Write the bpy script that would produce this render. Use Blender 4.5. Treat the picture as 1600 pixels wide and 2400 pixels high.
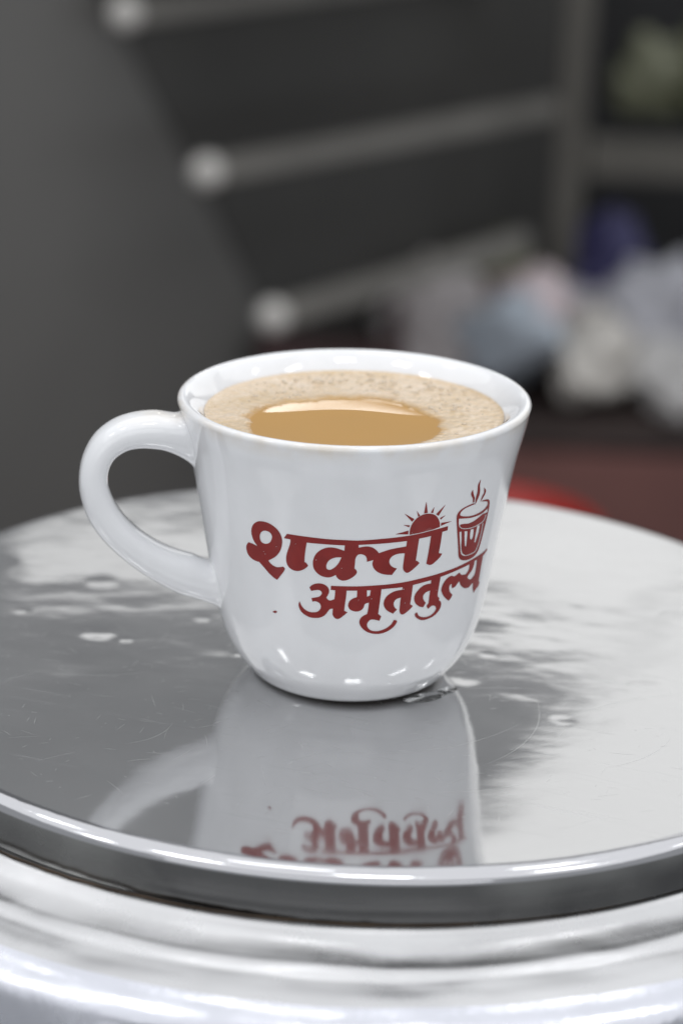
import bpy, bmesh, math, random
import numpy as np
from mathutils import Vector, Matrix, noise
from mathutils.geometry import delaunay_2d_cdt

for o in list(bpy.data.objects):
    bpy.data.objects.remove(o, do_unlink=True)
scene = bpy.context.scene
MM = 0.001
R = math.radians

# ------------------------------------------------------------------ camera
PITCH, ROLL = 0.3353, 0.0416
fw = Vector((0, math.cos(PITCH), -math.sin(PITCH)))
up0 = Vector((0, math.sin(PITCH), math.cos(PITCH)))
rt = math.cos(ROLL) * Vector((1, 0, 0)) + math.sin(ROLL) * up0
up = -math.sin(ROLL) * Vector((1, 0, 0)) + math.cos(ROLL) * up0
CAM = Vector((-1.9655, -510.05, 216.38)) * MM
cd = bpy.data.cameras.new('camera')
cam = bpy.data.objects.new('camera', cd)
scene.collection.objects.link(cam)
cam.matrix_world = Matrix(((rt.x, up.x, -fw.x, CAM.x), (rt.y, up.y, -fw.y, CAM.y),
                           (rt.z, up.z, -fw.z, CAM.z), (0, 0, 0, 1)))
cd.sensor_fit = 'AUTO'
cd.sensor_width = 36.0
cd.lens = 5500 / 2400 * 36.0
cd.clip_start = 0.01
cd.clip_end = 60
cd.dof.use_dof = True
cd.dof.focus_distance = 0.507
cd.dof.aperture_fstop = 8.8
cd.dof.aperture_blades = 0
scene.camera = cam
scene.render.resolution_x, scene.render.resolution_y = 682, 1024

# ------------------------------------------------------------------ world, lamps, exposure
world = bpy.data.worlds.new('World')
scene.world = world
world.use_nodes = True
wb = world.node_tree.nodes['Background']
wb.inputs['Color'].default_value = (0.935, 0.965, 1.0, 1)
wb.inputs['Strength'].default_value = 0.50


def area_lamp(name, loc, target, sx, sy, radiance, col=(1, 1, 1), spin=0.0):
    l = bpy.data.lights.new(name, 'AREA')
    l.shape = 'RECTANGLE'
    l.size, l.size_y = sx, sy
    l.energy = radiance * math.pi * sx * sy
    l.color = col
    ob = bpy.data.objects.new(name, l)
    scene.collection.objects.link(ob)
    ob.location = loc
    d = Vector(target) - Vector(loc)
    ob.rotation_euler = (d.to_track_quat('-Z', 'Y').to_matrix() @ Matrix.Rotation(spin, 3, 'Z')).to_euler()
    return ob


# ceiling panels and tubes of the tea shop, unevenly hung in two rows
for x, y, sx_, sy_, rad_ in ((-1.30, -0.40, 0.30, 0.15, 11.0), (-0.66, -0.33, 0.22, 0.18, 12.0), (0.10, -0.42, 0.26, 0.14, 12.0),
                             (0.95, -0.36, 0.34, 0.12, 11.0), (-0.98, 0.50, 0.20, 0.16, 5.0), (-0.18, 0.38, 0.28, 0.12, 5.0),
                             (0.52, 0.55, 0.18, 0.16, 6.0), (1.42, 0.36, 0.30, 0.14, 5.0)):
    area_lamp('ceiling_panel', (x, y, 1.62), (x, y + 0.001, 0), sx_, sy_, rad_, (0.985, 0.99, 1.0))
# the white ceiling between the panels
area_lamp('ceiling_glow', (0.0, 0.1, 1.75), (0.0, 0.101, 0), 4.4, 3.4, 0.86, (0.985, 0.99, 1.0))
# soft fill lamp added behind the camera to brighten the cup front
area_lamp('front_fill_lamp', (-0.3, -2.6, 0.95), (0, 0, 0.1), 3.4, 1.5, 0.85, (0.98, 0.99, 1.0))
SPIN = R(-28)
# the bright shop front behind, to the right, and two low bright openings beside the dark middle
area_lamp('shop_front_light', (1.50, 3.0, 1.766), (1.50, 0, 1.766), 2.31, 1.9, 0.86, (1.0, 1.0, 0.985), SPIN)
area_lamp('shop_front_light', (0.403, 3.0, 0.929), (0.403, 0, 0.929), 0.39, 0.62, 0.86, (1.0, 1.0, 0.985), SPIN)
area_lamp('shop_front_light', (-0.34, 3.0, 1.03), (-0.34, 0, 1.03), 0.40, 0.22, 0.72, (1.0, 1.0, 0.985))
area_lamp('shop_front_light', (0.0, 3.0, 1.36), (0.0, 0, 1.36), 0.10, 0.28, 4.6, (1.0, 1.0, 0.985))

scene.view_settings.view_transform = 'Standard'
scene.view_settings.look = 'None'
scene.view_settings.exposure = 0.0
scene.view_settings.gamma = 1.0
scene.view_settings.use_curve_mapping = False
scene.render.engine = 'CYCLES'
scene.cycles.use_denoising = True
scene.cycles.max_bounces = 10
scene.cycles.glossy_bounces = 6
scene.cycles.caustics_reflective = True
scene.cycles.sample_clamp_indirect = 6.0


# ------------------------------------------------------------------ helpers
def link(ob):
    scene.collection.objects.link(ob)
    return ob


def tag(o, label=None, cat=None, group=None, kind=None):
    for k, v in (('label', label), ('category', cat), ('group', group), ('kind', kind)):
        if v:
            o[k] = v
    return o


def empty(name, loc=(0, 0, 0)):
    o = bpy.data.objects.new(name, None)
    o.empty_display_size = 0.01
    o.location = loc
    return link(o)


def mesh_obj(name, verts, faces, mat, parent=None, smooth=True):
    me = bpy.data.meshes.new(name)
    me.from_pydata([tuple(v) for v in verts], [], faces)
    me.update()
    if smooth:
        me.polygons.foreach_set('use_smooth', [True] * len(me.polygons))
    me.materials.append(mat)
    ob = link(bpy.data.objects.new(name, me))
    if parent:
        ob.parent = parent
    return ob


def bm_obj(name, bm, mat, parent=None, smooth=True):
    me = bpy.data.meshes.new(name)
    bmesh.ops.recalc_face_normals(bm, faces=bm.faces)
    bm.to_mesh(me)
    bm.free()
    if smooth:
        me.polygons.foreach_set('use_smooth', [True] * len(me.polygons))
    me.materials.append(mat)
    ob = link(bpy.data.objects.new(name, me))
    if parent:
        ob.parent = parent
    return ob


def lathe(name, prof, seg, mat, parent=None, cap=False):
    """prof: list of (r, z) in metres, outward side on the left of travel."""
    v, f = [], []
    n = len(prof)
    for r, z in prof:
        for k in range(seg):
            a = 2 * math.pi * k / seg
            v.append((r * math.cos(a), r * math.sin(a), z))
    for i in range(n - 1):
        for k in range(seg):
            k2 = (k + 1) % seg
            f.append((i * seg + k, i * seg + k2, (i + 1) * seg + k2, (i + 1) * seg + k))
    if cap:
        f.append(tuple(range((n - 1) * seg, n * seg)))
    return mesh_obj(name, v, f, mat, parent)


def box(name, x0, x1, y0, y1, z0, z1, mat, parent=None, bev=0.002):
    bm = bmesh.new()
    bmesh.ops.create_cube(bm, size=1)
    for v in bm.verts:
        v.co = Vector(((x0 + x1) / 2 + v.co.x * (x1 - x0), (y0 + y1) / 2 + v.co.y * (y1 - y0),
                       (z0 + z1) / 2 + v.co.z * (z1 - z0)))
    if bev:
        bmesh.ops.bevel(bm, geom=list(bm.edges), offset=bev, segments=2, affect='EDGES', profile=0.5)
    return bm_obj(name, bm, mat, parent, smooth=False)


def bar(name, p, q, w, h, mat, parent=None, bev=0.003):
    """rectangular bar from p to q, w across, h high"""
    p, q = Vector(p), Vector(q)
    d = (q - p).normalized()
    s = d.cross(Vector((0, 0, 1)))
    if s.length < 0.01:
        s = Vector((1, 0, 0))
    s.normalize()
    u = s.cross(d)
    bm = bmesh.new()
    vs = []
    for e in (p, q):
        for a, b in ((-1, -1), (1, -1), (1, 1), (-1, 1)):
            vs.append(bm.verts.new(e + s * a * w / 2 + u * b * h / 2))
    for q4 in ((0, 1, 2, 3), (7, 6, 5, 4), (0, 4, 5, 1), (1, 5, 6, 2), (2, 6, 7, 3), (3, 7, 4, 0)):
        bm.faces.new([vs[i] for i in q4])
    bmesh.ops.bevel(bm, geom=list(bm.edges), offset=bev, segments=2, affect='EDGES', profile=0.5)
    return bm_obj(name, bm, mat, parent, smooth=False)


def hermite(xs, ys, x):
    xs = np.asarray(xs, float)
    ys = np.asarray(ys, float)
    m = np.gradient(ys, xs)
    i = np.clip(np.searchsorted(xs, x) - 1, 0, len(xs) - 2)
    h = xs[i + 1] - xs[i]
    u = (x - xs[i]) / h
    return ((2 * u**3 - 3 * u**2 + 1) * ys[i] + (u**3 - 2 * u**2 + u) * h * m[i]
            + (-2 * u**3 + 3 * u**2) * ys[i + 1] + (u**3 - u**2) * h * m[i + 1])


# ------------------------------------------------------------------ materials
def new_mat(name):
    m = bpy.data.materials.new(name)
    m.use_nodes = True
    return m, m.node_tree.nodes, m.node_tree.links, m.node_tree.nodes['Principled BSDF']


def simple(name, col, rough=0.5, metal=0.0, spec=0.5, var=0.0, scale=20.0, bump=0.0, bscale=200.0):
    m, N, L, b = new_mat(name)
    b.inputs['Base Color'].default_value = (*col, 1)
    b.inputs['Roughness'].default_value = rough
    b.inputs['Metallic'].default_value = metal
    b.inputs['Specular IOR Level'].default_value = spec
    tc = N.new('ShaderNodeTexCoord')
    if var:
        n = N.new('ShaderNodeTexNoise')
        n.inputs['Scale'].default_value = scale
        n.inputs['Detail'].default_value = 5
        L.new(tc.outputs['Object'], n.inputs['Vector'])
        r = N.new('ShaderNodeValToRGB')
        r.color_ramp.elements[0].position = 0.3
        r.color_ramp.elements[1].position = 0.7
        r.color_ramp.elements[0].color = (*[c * (1 - var) for c in col], 1)
        r.color_ramp.elements[1].color = (*[min(1, c * (1 + var)) for c in col], 1)
        L.new(n.outputs['Fac'], r.inputs['Fac'])
        L.new(r.outputs['Color'], b.inputs['Base Color'])
    if bump:
        n2 = N.new('ShaderNodeTexNoise')
        n2.inputs['Scale'].default_value = bscale
        n2.inputs['Detail'].default_value = 4
        L.new(tc.outputs['Object'], n2.inputs['Vector'])
        bp = N.new('ShaderNodeBump')
        bp.inputs['Distance'].default_value = bump
        L.new(n2.outputs['Fac'], bp.inputs['Height'])
        L.new(bp.outputs['Normal'], b.inputs['Normal'])
    return m


def ceramic_mat():
    m, N, L, b = new_mat('white_glazed_ceramic')
    tc = N.new('ShaderNodeTexCoord')
    # faint cloudiness of the glaze and tea-stained wear, strongest on the lip
    n = N.new('ShaderNodeTexNoise')
    n.inputs['Scale'].default_value = 55
    n.inputs['Detail'].default_value = 6
    L.new(tc.outputs['Object'], n.inputs['Vector'])
    r = N.new('ShaderNodeValToRGB')
    r.color_ramp.elements[0].position = 0.25
    r.color_ramp.elements[0].color = (0.77, 0.775, 0.79, 1)
    r.color_ramp.elements[1].position = 0.65
    r.color_ramp.elements[1].color = (0.85, 0.855, 0.875, 1)
    ms_ = N.new('ShaderNodeMapping')
    ms_.inputs['Scale'].default_value = (1, 1, 0.12)
    L.new(tc.outputs['Object'], ms_.inputs['Vector'])
    ns = N.new('ShaderNodeTexNoise')
    ns.inputs['Scale'].default_value = 140
    ns.inputs['Detail'].default_value = 5
    L.new(ms_.outputs['Vector'], ns.inputs['Vector'])
    av = N.new('ShaderNodeMix')
    av.inputs['Factor'].default_value = 0.45
    L.new(n.outputs['Fac'], av.inputs['A'])
    L.new(ns.outputs['Fac'], av.inputs['B'])
    L.new(av.outputs['Result'], r.inputs['Fac'])
    sx = N.new('ShaderNodeSeparateXYZ')
    L.new(tc.outputs['Object'], sx.inputs['Vector'])
    lip = N.new('ShaderNodeMapRange')
    lip.inputs['From Min'].default_value = 62.0 * MM
    lip.inputs['From Max'].default_value = 65.6 * MM
    L.new(sx.outputs['Z'], lip.inputs['Value'])
    rad = N.new('ShaderNodeVectorMath')
    rad.operation = 'LENGTH'
    mulv = N.new('ShaderNodeVectorMath')
    mulv.operation = 'MULTIPLY'
    mulv.inputs[1].default_value = (1, 1, 0)
    L.new(tc.outputs['Object'], mulv.inputs[0])
    L.new(mulv.outputs[0], rad.inputs[0])
    outer = N.new('ShaderNodeMapRange')
    outer.inputs['From Min'].default_value = 38.6 * MM
    outer.inputs['From Max'].default_value = 39.6 * MM
    L.new(rad.outputs['Value'], outer.inputs['Value'])
    n2 = N.new('ShaderNodeTexNoise')
    n2.inputs['Scale'].default_value = 120
    n2.inputs['Detail'].default_value = 4
    L.new(tc.outputs['Object'], n2.inputs['Vector'])
    st = N.new('ShaderNodeMapRange')
    st.inputs['From Min'].default_value = 0.35
    st.inputs['From Max'].default_value = 0.75
    L.new(n2.outputs['Fac'], st.inputs['Value'])
    m1 = N.new('ShaderNodeMath')
    m1.operation = 'MULTIPLY'
    L.new(lip.outputs['Result'], m1.inputs[0])
    L.new(outer.outputs['Result'], m1.inputs[1])
    m2 = N.new('ShaderNodeMath')
    m2.operation = 'MULTIPLY'
    L.new(m1.outputs[0], m2.inputs[0])
    L.new(st.outputs['Result'], m2.inputs[1])
    m3 = N.new('ShaderNodeMath')
    m3.operation = 'MULTIPLY'
    m3.inputs[1].default_value = 0.75
    L.new(m2.outputs[0], m3.inputs[0])
    mix = N.new('ShaderNodeMix')
    mix.data_type = 'RGBA'
    L.new(m3.outputs[0], mix.inputs['Factor'])
    L.new(r.outputs['Color'], mix.inputs['A'])
    mix.inputs['B'].default_value = (0.66, 0.56, 0.43, 1)
    ft = N.new('ShaderNodeMapRange')  # contact shade under the foot, painted into the glaze as dark brown
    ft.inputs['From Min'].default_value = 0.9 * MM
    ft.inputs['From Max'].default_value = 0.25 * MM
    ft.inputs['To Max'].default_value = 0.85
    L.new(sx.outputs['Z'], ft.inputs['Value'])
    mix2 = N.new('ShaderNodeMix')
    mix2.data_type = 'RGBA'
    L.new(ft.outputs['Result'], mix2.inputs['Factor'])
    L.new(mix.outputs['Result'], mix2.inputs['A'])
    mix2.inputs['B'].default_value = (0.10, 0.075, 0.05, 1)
    td = N.new('ShaderNodeMapRange')
    td.interpolation_type = 'SMOOTHSTEP'
    td.inputs['From Min'].default_value = 63.3 * MM
    td.inputs['From Max'].default_value = 62.4 * MM
    td.inputs['To Max'].default_value = 0.62
    L.new(sx.outputs['Z'], td.inputs['Value'])
    inn = N.new('ShaderNodeMath')
    inn.operation = 'LESS_THAN'
    inn.inputs[1].default_value = 35.5 * MM
    L.new(rad.outputs['Value'], inn.inputs[0])
    hi_ = N.new('ShaderNodeMath')
    hi_.operation = 'GREATER_THAN'
    hi_.inputs[1].default_value = 61.0 * MM
    L.new(sx.outputs['Z'], hi_.inputs[0])
    t1 = N.new('ShaderNodeMath')
    t1.operation = 'MULTIPLY'
    L.new(inn.outputs[0], t1.inputs[0])
    L.new(hi_.outputs[0], t1.inputs[1])
    t2 = N.new('ShaderNodeMath')
    t2.operation = 'MULTIPLY'
    L.new(t1.outputs[0], t2.inputs[0])
    L.new(td.outputs['Result'], t2.inputs[1])
    t3 = N.new('ShaderNodeMath')
    t3.operation = 'MULTIPLY'
    L.new(t2.outputs[0], t3.inputs[0])
    L.new(st.outputs['Result'], t3.inputs[1])
    mix3 = N.new('ShaderNodeMix')
    mix3.data_type = 'RGBA'
    L.new(t3.outputs[0], mix3.inputs['Factor'])
    L.new(mix2.outputs['Result'], mix3.inputs['A'])
    mix3.inputs['B'].default_value = (0.62, 0.45, 0.26, 1)
    L.new(mix3.outputs['Result'], b.inputs['Base Color'])
    b.inputs['Roughness'].default_value = 0.06
    b.inputs['IOR'].default_value = 1.52
    b.inputs['Coat Weight'].default_value = 0.5
    b.inputs['Coat Roughness'].default_value = 0.04
    n3 = N.new('ShaderNodeTexNoise')
    n3.inputs['Scale'].default_value = 95
    n3.inputs['Detail'].default_value = 2
    L.new(tc.outputs['Object'], n3.inputs['Vector'])
    bp = N.new('ShaderNodeBump')
    bp.inputs['Distance'].default_value = 0.00022
    bp.inputs['Strength'].default_value = 0.5
    L.new(n3.outputs['Fac'], bp.inputs['Height'])
    L.new(bp.outputs['Normal'], b.inputs['Normal'])
    return m


def steel_mat(name, base, r0, r1, waves, fine=0.0, smudge=26.0, stretch=None, refl_tones=None, haze=0.0, calm=False, dents=()):
    """polished steel: waves = list of (scale, height in m), fine = brushed relief"""
    m, N, L, b = new_mat(name)
    tc = N.new('ShaderNodeTexCoord')
    b.inputs['Metallic'].default_value = 1.0
    b.inputs['Base Color'].default_value = (*base, 1)
    n = N.new('ShaderNodeTexNoise')
    n.inputs['Scale'].default_value = smudge
    n.inputs['Detail'].default_value = 7
    n.inputs['Roughness'].default_value = 0.62
    L.new(tc.outputs['Object'], n.inputs['Vector'])
    mr = N.new('ShaderNodeMapRange')
    mr.inputs['From Min'].default_value = 0.35
    mr.inputs['From Max'].default_value = 0.7
    mr.inputs['To Min'].default_value = r0
    mr.inputs['To Max'].default_value = r1
    L.new(n.outputs['Fac'], mr.inputs['Value'])
    L.new(mr.outputs['Result'], b.inputs['Roughness'])
    if refl_tones:  # light and dark reflections painted into the base colour as patches
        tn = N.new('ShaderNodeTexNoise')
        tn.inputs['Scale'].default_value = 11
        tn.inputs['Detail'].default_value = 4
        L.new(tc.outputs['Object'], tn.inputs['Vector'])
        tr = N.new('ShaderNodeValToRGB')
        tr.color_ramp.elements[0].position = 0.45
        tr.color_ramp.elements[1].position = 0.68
        tr.color_ramp.elements[0].color = (refl_tones[0],) * 3 + (1,)
        tr.color_ramp.elements[1].color = (refl_tones[1], refl_tones[1], refl_tones[1] * 0.96, 1)
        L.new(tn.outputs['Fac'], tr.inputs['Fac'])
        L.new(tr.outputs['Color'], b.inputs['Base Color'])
    prev = None
    for sc, ht in waves:
        w = N.new('ShaderNodeTexNoise')
        w.inputs['Scale'].default_value = sc
        w.inputs['Detail'].default_value = 2.5
        w.inputs['Roughness'].default_value = 0.45
        if stretch:
            mp = N.new('ShaderNodeMapping')
            mp.inputs['Scale'].default_value = stretch
            L.new(tc.outputs['Object'], mp.inputs['Vector'])
            L.new(mp.outputs['Vector'], w.inputs['Vector'])
        else:
            L.new(tc.outputs['Object'], w.inputs['Vector'])
        bp = N.new('ShaderNodeBump')
        bp.inputs['Distance'].default_value = ht
        bp.inputs['Strength'].default_value = 1.0
        if calm and sc > 20:
            sp = N.new('ShaderNodeSeparateXYZ')
            L.new(tc.outputs['Object'], sp.inputs['Vector'])
            cm = N.new('ShaderNodeMapRange')
            cm.inputs['From Min'].default_value = -0.080
            cm.inputs['From Max'].default_value = -0.035
            cm.inputs['To Min'].default_value = 0.22
            L.new(sp.outputs['Y'], cm.inputs['Value'])
            ml = N.new('ShaderNodeMath')
            ml.operation = 'MULTIPLY'
            L.new(w.outputs['Fac'], ml.inputs[0])
            L.new(cm.outputs['Result'], ml.inputs[1])
            L.new(ml.outputs[0], bp.inputs['Height'])
        else:
            L.new(w.outputs['Fac'], bp.inputs['Height'])
        if prev:
            L.new(prev.outputs['Normal'], bp.inputs['Normal'])
        prev = bp
    for dx_, dy_, dr_, dd_ in dents:            # small knocked-in dents: place, radius, depth in mm
        sb = N.new('ShaderNodeVectorMath')
        sb.operation = 'DISTANCE'
        sb.inputs[1].default_value = (dx_ * MM, dy_ * MM, 0)
        L.new(tc.outputs['Object'], sb.inputs[0])
        dm = N.new('ShaderNodeMapRange')
        dm.interpolation_type = 'SMOOTHERSTEP'
        dm.inputs['From Max'].default_value = dr_ * MM
        dm.inputs['To Min'].default_value = 0.0
        dm.inputs['To Max'].default_value = 1.0
        L.new(sb.outputs['Value'], dm.inputs['Value'])
        bp = N.new('ShaderNodeBump')
        bp.inputs['Distance'].default_value = dd_ * MM
        bp.inputs['Strength'].default_value = 1.0
        L.new(dm.outputs['Result'], bp.inputs['Height'])
        if prev:
            L.new(prev.outputs['Normal'], bp.inputs['Normal'])
        prev = bp
    if fine:
        # concentric spinning marks: noise read along the radius
        mulv = N.new('ShaderNodeVectorMath')
        mulv.operation = 'MULTIPLY'
        mulv.inputs[1].default_value = (1, 1, 0)
        L.new(tc.outputs['Object'], mulv.inputs[0])
        ln = N.new('ShaderNodeVectorMath')
        ln.operation = 'LENGTH'
        L.new(mulv.outputs[0], ln.inputs[0])
        fn = N.new('ShaderNodeTexNoise')
        fn.noise_dimensions = '1D'
        fn.inputs['Scale'].default_value = 2600
        fn.inputs['Detail'].default_value = 3
        L.new(ln.outputs['Value'], fn.inputs['W'])
        bp = N.new('ShaderNodeBump')
        bp.inputs['Distance'].default_value = fine
        L.new(fn.outputs['Fac'], bp.inputs['Height'])
        if prev:
            L.new(prev.outputs['Normal'], bp.inputs['Normal'])
        prev = bp
    if prev:
        L.new(prev.outputs['Normal'], b.inputs['Normal'])
    if haze:
        # worn-in swirl of countless fine scratches: a rough share of the surface, uneven
        g = N.new('ShaderNodeBsdfAnisotropic')
        g.inputs['Color'].default_value = (*base, 1)
        g.inputs['Roughness'].default_value = 0.52
        hn = N.new('ShaderNodeTexNoise')
        hn.inputs['Scale'].default_value = 22
        hn.inputs['Detail'].default_value = 4
        hn.inputs['Roughness'].default_value = 0.55
        L.new(tc.outputs['Object'], hn.inputs['Vector'])
        hm = N.new('ShaderNodeMapRange')
        hm.inputs['From Min'].default_value = 0.3
        hm.inputs['From Max'].default_value = 0.72
        hm.inputs['To Min'].default_value = haze * 0.65
        hm.inputs['To Max'].default_value = haze * 1.5
        L.new(hn.outputs['Fac'], hm.inputs['Value'])
        tot = hm.outputs['Result']
        for ang, scl, lo_, add in ((0.35, 420, 0.60, 0.17), (-0.55, 500, 0.62, 0.15), (1.35, 460, 0.65, 0.13)):
            mpp = N.new('ShaderNodeMapping')
            mpp.inputs['Rotation'].default_value = (0, 0, ang)
            mp2 = N.new('ShaderNodeMapping')
            mp2.inputs['Scale'].default_value = (0.055, 1, 1)
            L.new(tc.outputs['Object'], mpp.inputs['Vector'])
            L.new(mpp.outputs['Vector'], mp2.inputs['Vector'])
            fs = N.new('ShaderNodeTexNoise')
            fs.inputs['Scale'].default_value = scl
            fs.inputs['Detail'].default_value = 6
            fs.inputs['Roughness'].default_value = 0.7
            fs.inputs['Distortion'].default_value = 0.25
            L.new(mp2.outputs['Vector'], fs.inputs['Vector'])
            fm = N.new('ShaderNodeMapRange')
            fm.inputs['From Min'].default_value = lo_
            fm.inputs['From Max'].default_value = lo_ + 0.10
            fm.inputs['To Max'].default_value = add
            L.new(fs.outputs['Fac'], fm.inputs['Value'])
            ad_ = N.new('ShaderNodeMath')
            ad_.operation = 'ADD'
            ad_.use_clamp = True
            L.new(tot, ad_.inputs[0])
            L.new(fm.outputs['Result'], ad_.inputs[1])
            tot = ad_.outputs[0]
        ms = N.new('ShaderNodeMixShader')
        L.new(tot, ms.inputs['Fac'])
        L.new(b.outputs['BSDF'], ms.inputs[1])
        L.new(g.outputs['BSDF'], ms.inputs[2])
        L.new(ms.outputs['Shader'], N['Material Output'].inputs['Surface'])
    return m


def tea_mat():
    m, N, L, b = new_mat('milky_tea')
    b.inputs['Base Color'].default_value = (0.48, 0.275, 0.088, 1)
    b.inputs['Roughness'].default_value = 0.005
    b.inputs['IOR'].default_value = 1.34
    b.inputs['Subsurface Weight'].default_value = 0.0
    return m


def foam_mat():
    m, N, L, b = new_mat('tea_foam')
    tc = N.new('ShaderNodeTexCoord')
    v = N.new('ShaderNodeTexVoronoi')
    v.inputs['Scale'].default_value = 620
    L.new(tc.outputs['Object'], v.inputs['Vector'])
    v2 = N.new('ShaderNodeTexVoronoi')
    v2.inputs['Scale'].default_value = 300
    v2.inputs['Randomness'].default_value = 1.0
    L.new(tc.outputs['Object'], v2.inputs['Vector'])
    n = N.new('ShaderNodeTexNoise')
    n.inputs['Scale'].default_value = 75
    n.inputs['Detail'].default_value = 6
    n.inputs['Roughness'].default_value = 0.65
    L.new(tc.outputs['Object'], n.inputs['Vector'])
    mr = N.new('ShaderNodeMapRange')
    mr.inputs['From Max'].default_value = 0.75
    L.new(v.outputs['Distance'], mr.inputs['Value'])
    ad = N.new('ShaderNodeMath')
    ad.operation = 'ADD'
    L.new(n.outputs['Fac'], ad.inputs[0])
    sc = N.new('ShaderNodeMath')
    sc.operation = 'MULTIPLY'
    sc.inputs[1].default_value = -0.14
    L.new(mr.outputs['Result'], sc.inputs[0])
    L.new(sc.outputs[0], ad.inputs[1])
    r = N.new('ShaderNodeValToRGB')
    r.color_ramp.elements[0].position = 0.22
    r.color_ramp.elements[0].color = (0.60, 0.445, 0.265, 1)
    r.color_ramp.elements[1].position = 0.62
    r.color_ramp.elements[1].color = (0.74, 0.60, 0.455, 1)
    L.new(ad.outputs[0], r.inputs['Fac'])
    at = N.new('ShaderNodeAttribute')
    at.attribute_name = 'thickness'
    mx = N.new('ShaderNodeMix')
    mx.data_type = 'RGBA'
    mx.inputs['A'].default_value = (0.48, 0.28, 0.09, 1)
    L.new(at.outputs['Fac'], mx.inputs['Factor'])
    L.new(r.outputs['Color'], mx.inputs['B'])
    L.new(mx.outputs['Result'], b.inputs['Base Color'])
    b.inputs['Roughness'].default_value = 0.35
    bp = N.new('ShaderNodeBump')
    bp.inputs['Distance'].default_value = 0.0005
    bp.inputs['Strength'].default_value = 0.4
    bp.invert = True
    L.new(v.outputs['Distance'], bp.inputs['Height'])
    bp2 = N.new('ShaderNodeBump')
    bp2.inputs['Distance'].default_value = 0.0012
    bp2.inputs['Strength'].default_value = 0.35
    bp2.invert = True
    L.new(v2.outputs['Distance'], bp2.inputs['Height'])
    L.new(bp.outputs['Normal'], bp2.inputs['Normal'])
    L.new(bp2.outputs['Normal'], b.inputs['Normal'])
    b.inputs['Roughness'].default_value = 0.22
    b.inputs['Coat Weight'].default_value = 0.3
    return m


def clear_mat(name, col=(1, 1, 1), ior=1.33, rough=0.02):
    m, N, L, b = new_mat(name)
    b.inputs['Base Color'].default_value = (*col, 1)
    b.inputs['Transmission Weight'].default_value = 1.0
    b.inputs['IOR'].default_value = ior
    b.inputs['Roughness'].default_value = rough
    return m


M = {}
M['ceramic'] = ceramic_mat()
M['print'] = simple('red_print', (0.235, 0.0145, 0.0125), 0.2, var=0.10, scale=260)
M['lid'] = steel_mat('polished_lid_steel', (0.64, 0.64, 0.645), 0.05, 0.12,
                     [(15, 0.00045), (44, 0.00031), (130, 0.000035)], fine=0.0000012, haze=0.13, stretch=(0.8, 1.2, 1), calm=True,
                     dents=((-64, -4, 6.5, 0.16), (-67, 30, 6.0, 0.13), (-57, -8, 2.4, 0.06), (24, -23, 6.0, 0.15), (-96, 42, 8, 0.12), (-40, 8, 3.5, 0.07),
                            (30, -8, 3.0, 0.05), (-84, 8, 3.0, 0.05), (45, -45, 4.0, 0.05), (-30, -14, 2.5, 0.04)))
M['band'] = steel_mat('lid_side_steel', (0.10, 0.10, 0.10), 0.16, 0.30, [(25, 0.0004), (160, 0.00006)], smudge=40, refl_tones=(0.15, 0.52))  # the band's dark reflection and paler patches are painted base colour
M['lid_edge'] = steel_mat('polished_edge_steel', (0.50, 0.50, 0.52), 0.05, 0.15, [(22, 0.0006), (70, 0.00018), (240, 0.00004)], smudge=60)
M['vessel'] = steel_mat('spun_vessel_steel', (0.54, 0.54, 0.548), 0.20, 0.36,
                        [(9, 0.0011), (28, 0.0003), (300, 0.00002)], fine=0.000002, smudge=45)
M['vessel_worn'] = steel_mat('worn_vessel_steel', (0.55, 0.56, 0.61), 0.16, 0.32,
                             [(12, 0.0012), (45, 0.0004), (420, 0.00006)], fine=0.000005, smudge=70)
M['scratch'] = simple('scratched_steel', (0.8, 0.8, 0.8), 0.42, metal=1.0)
M['grime_shade'] = simple('brown_grime_shade', (0.055, 0.036, 0.022), 0.8, var=0.5, scale=150)
M['tea'] = tea_mat()
M['foam'] = foam_mat()
M['bubble'] = clear_mat('bubble_film', (0.99, 0.96, 0.92), 1.19, 0.02)
bb = M['bubble'].node_tree.nodes['Principled BSDF']
bb.inputs['Base Color'].default_value = (0.86, 0.75, 0.60, 1)
bb.inputs['Transmission Weight'].default_value = 0.55
bb.inputs['Coat Weight'].default_value = 0.8
M['water'] = clear_mat('water')

# ------------------------------------------------------------------ setting behind and below
wall = box('back_wall', -3.0, 3.0, 3.34, 3.44, -1.15, 3.4, simple('grey_wall_paint', (0.47, 0.47, 0.47), 0.7, var=0.08, scale=2), bev=0)
tag(wall, kind='structure')
floor = box('floor', -3.0, 3.0, 0.3, 3.34, -1.2, -1.15, simple('dark_floor_tile', (0.10, 0.075, 0.07), 0.5, var=0.2, scale=3), bev=0)
tag(floor, kind='structure')

# ------------------------------------------------------------------ steel vessel and its lid
LX, LY = 4.72 * MM, 19.46 * MM          # centre of the lid

vessel = empty('steel_vessel', (LX - 0.0015, LY, -0.30))
tag(vessel, 'large round spun steel vessel with stepped shoulder under the lid', 'vessel')
ctrl = [(100, -12.0), (112, -11.95), (119.2, -11.75), (121, -12.15), (122.6, -13.0), (124.4, -13.9), (126.5, -14.65), (128.8, -15.2),
        (131, -15.55), (132.4, -15.95), (133.4, -16.35), (135.5, -16.75), (138.5, -17.3), (141.2, -17.95)]
ctrl2 = [(141.2, -17.95), (143, -18.6), (145, -19.6), (147.2, -21.3), (149.2, -23.9), (150.6, -27), (151.6, -32), (152.2, -40),
         (152.4, -60), (152.4, -160), (151, -285), (147, -297), (140, -300), (0.5, -300)]


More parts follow.
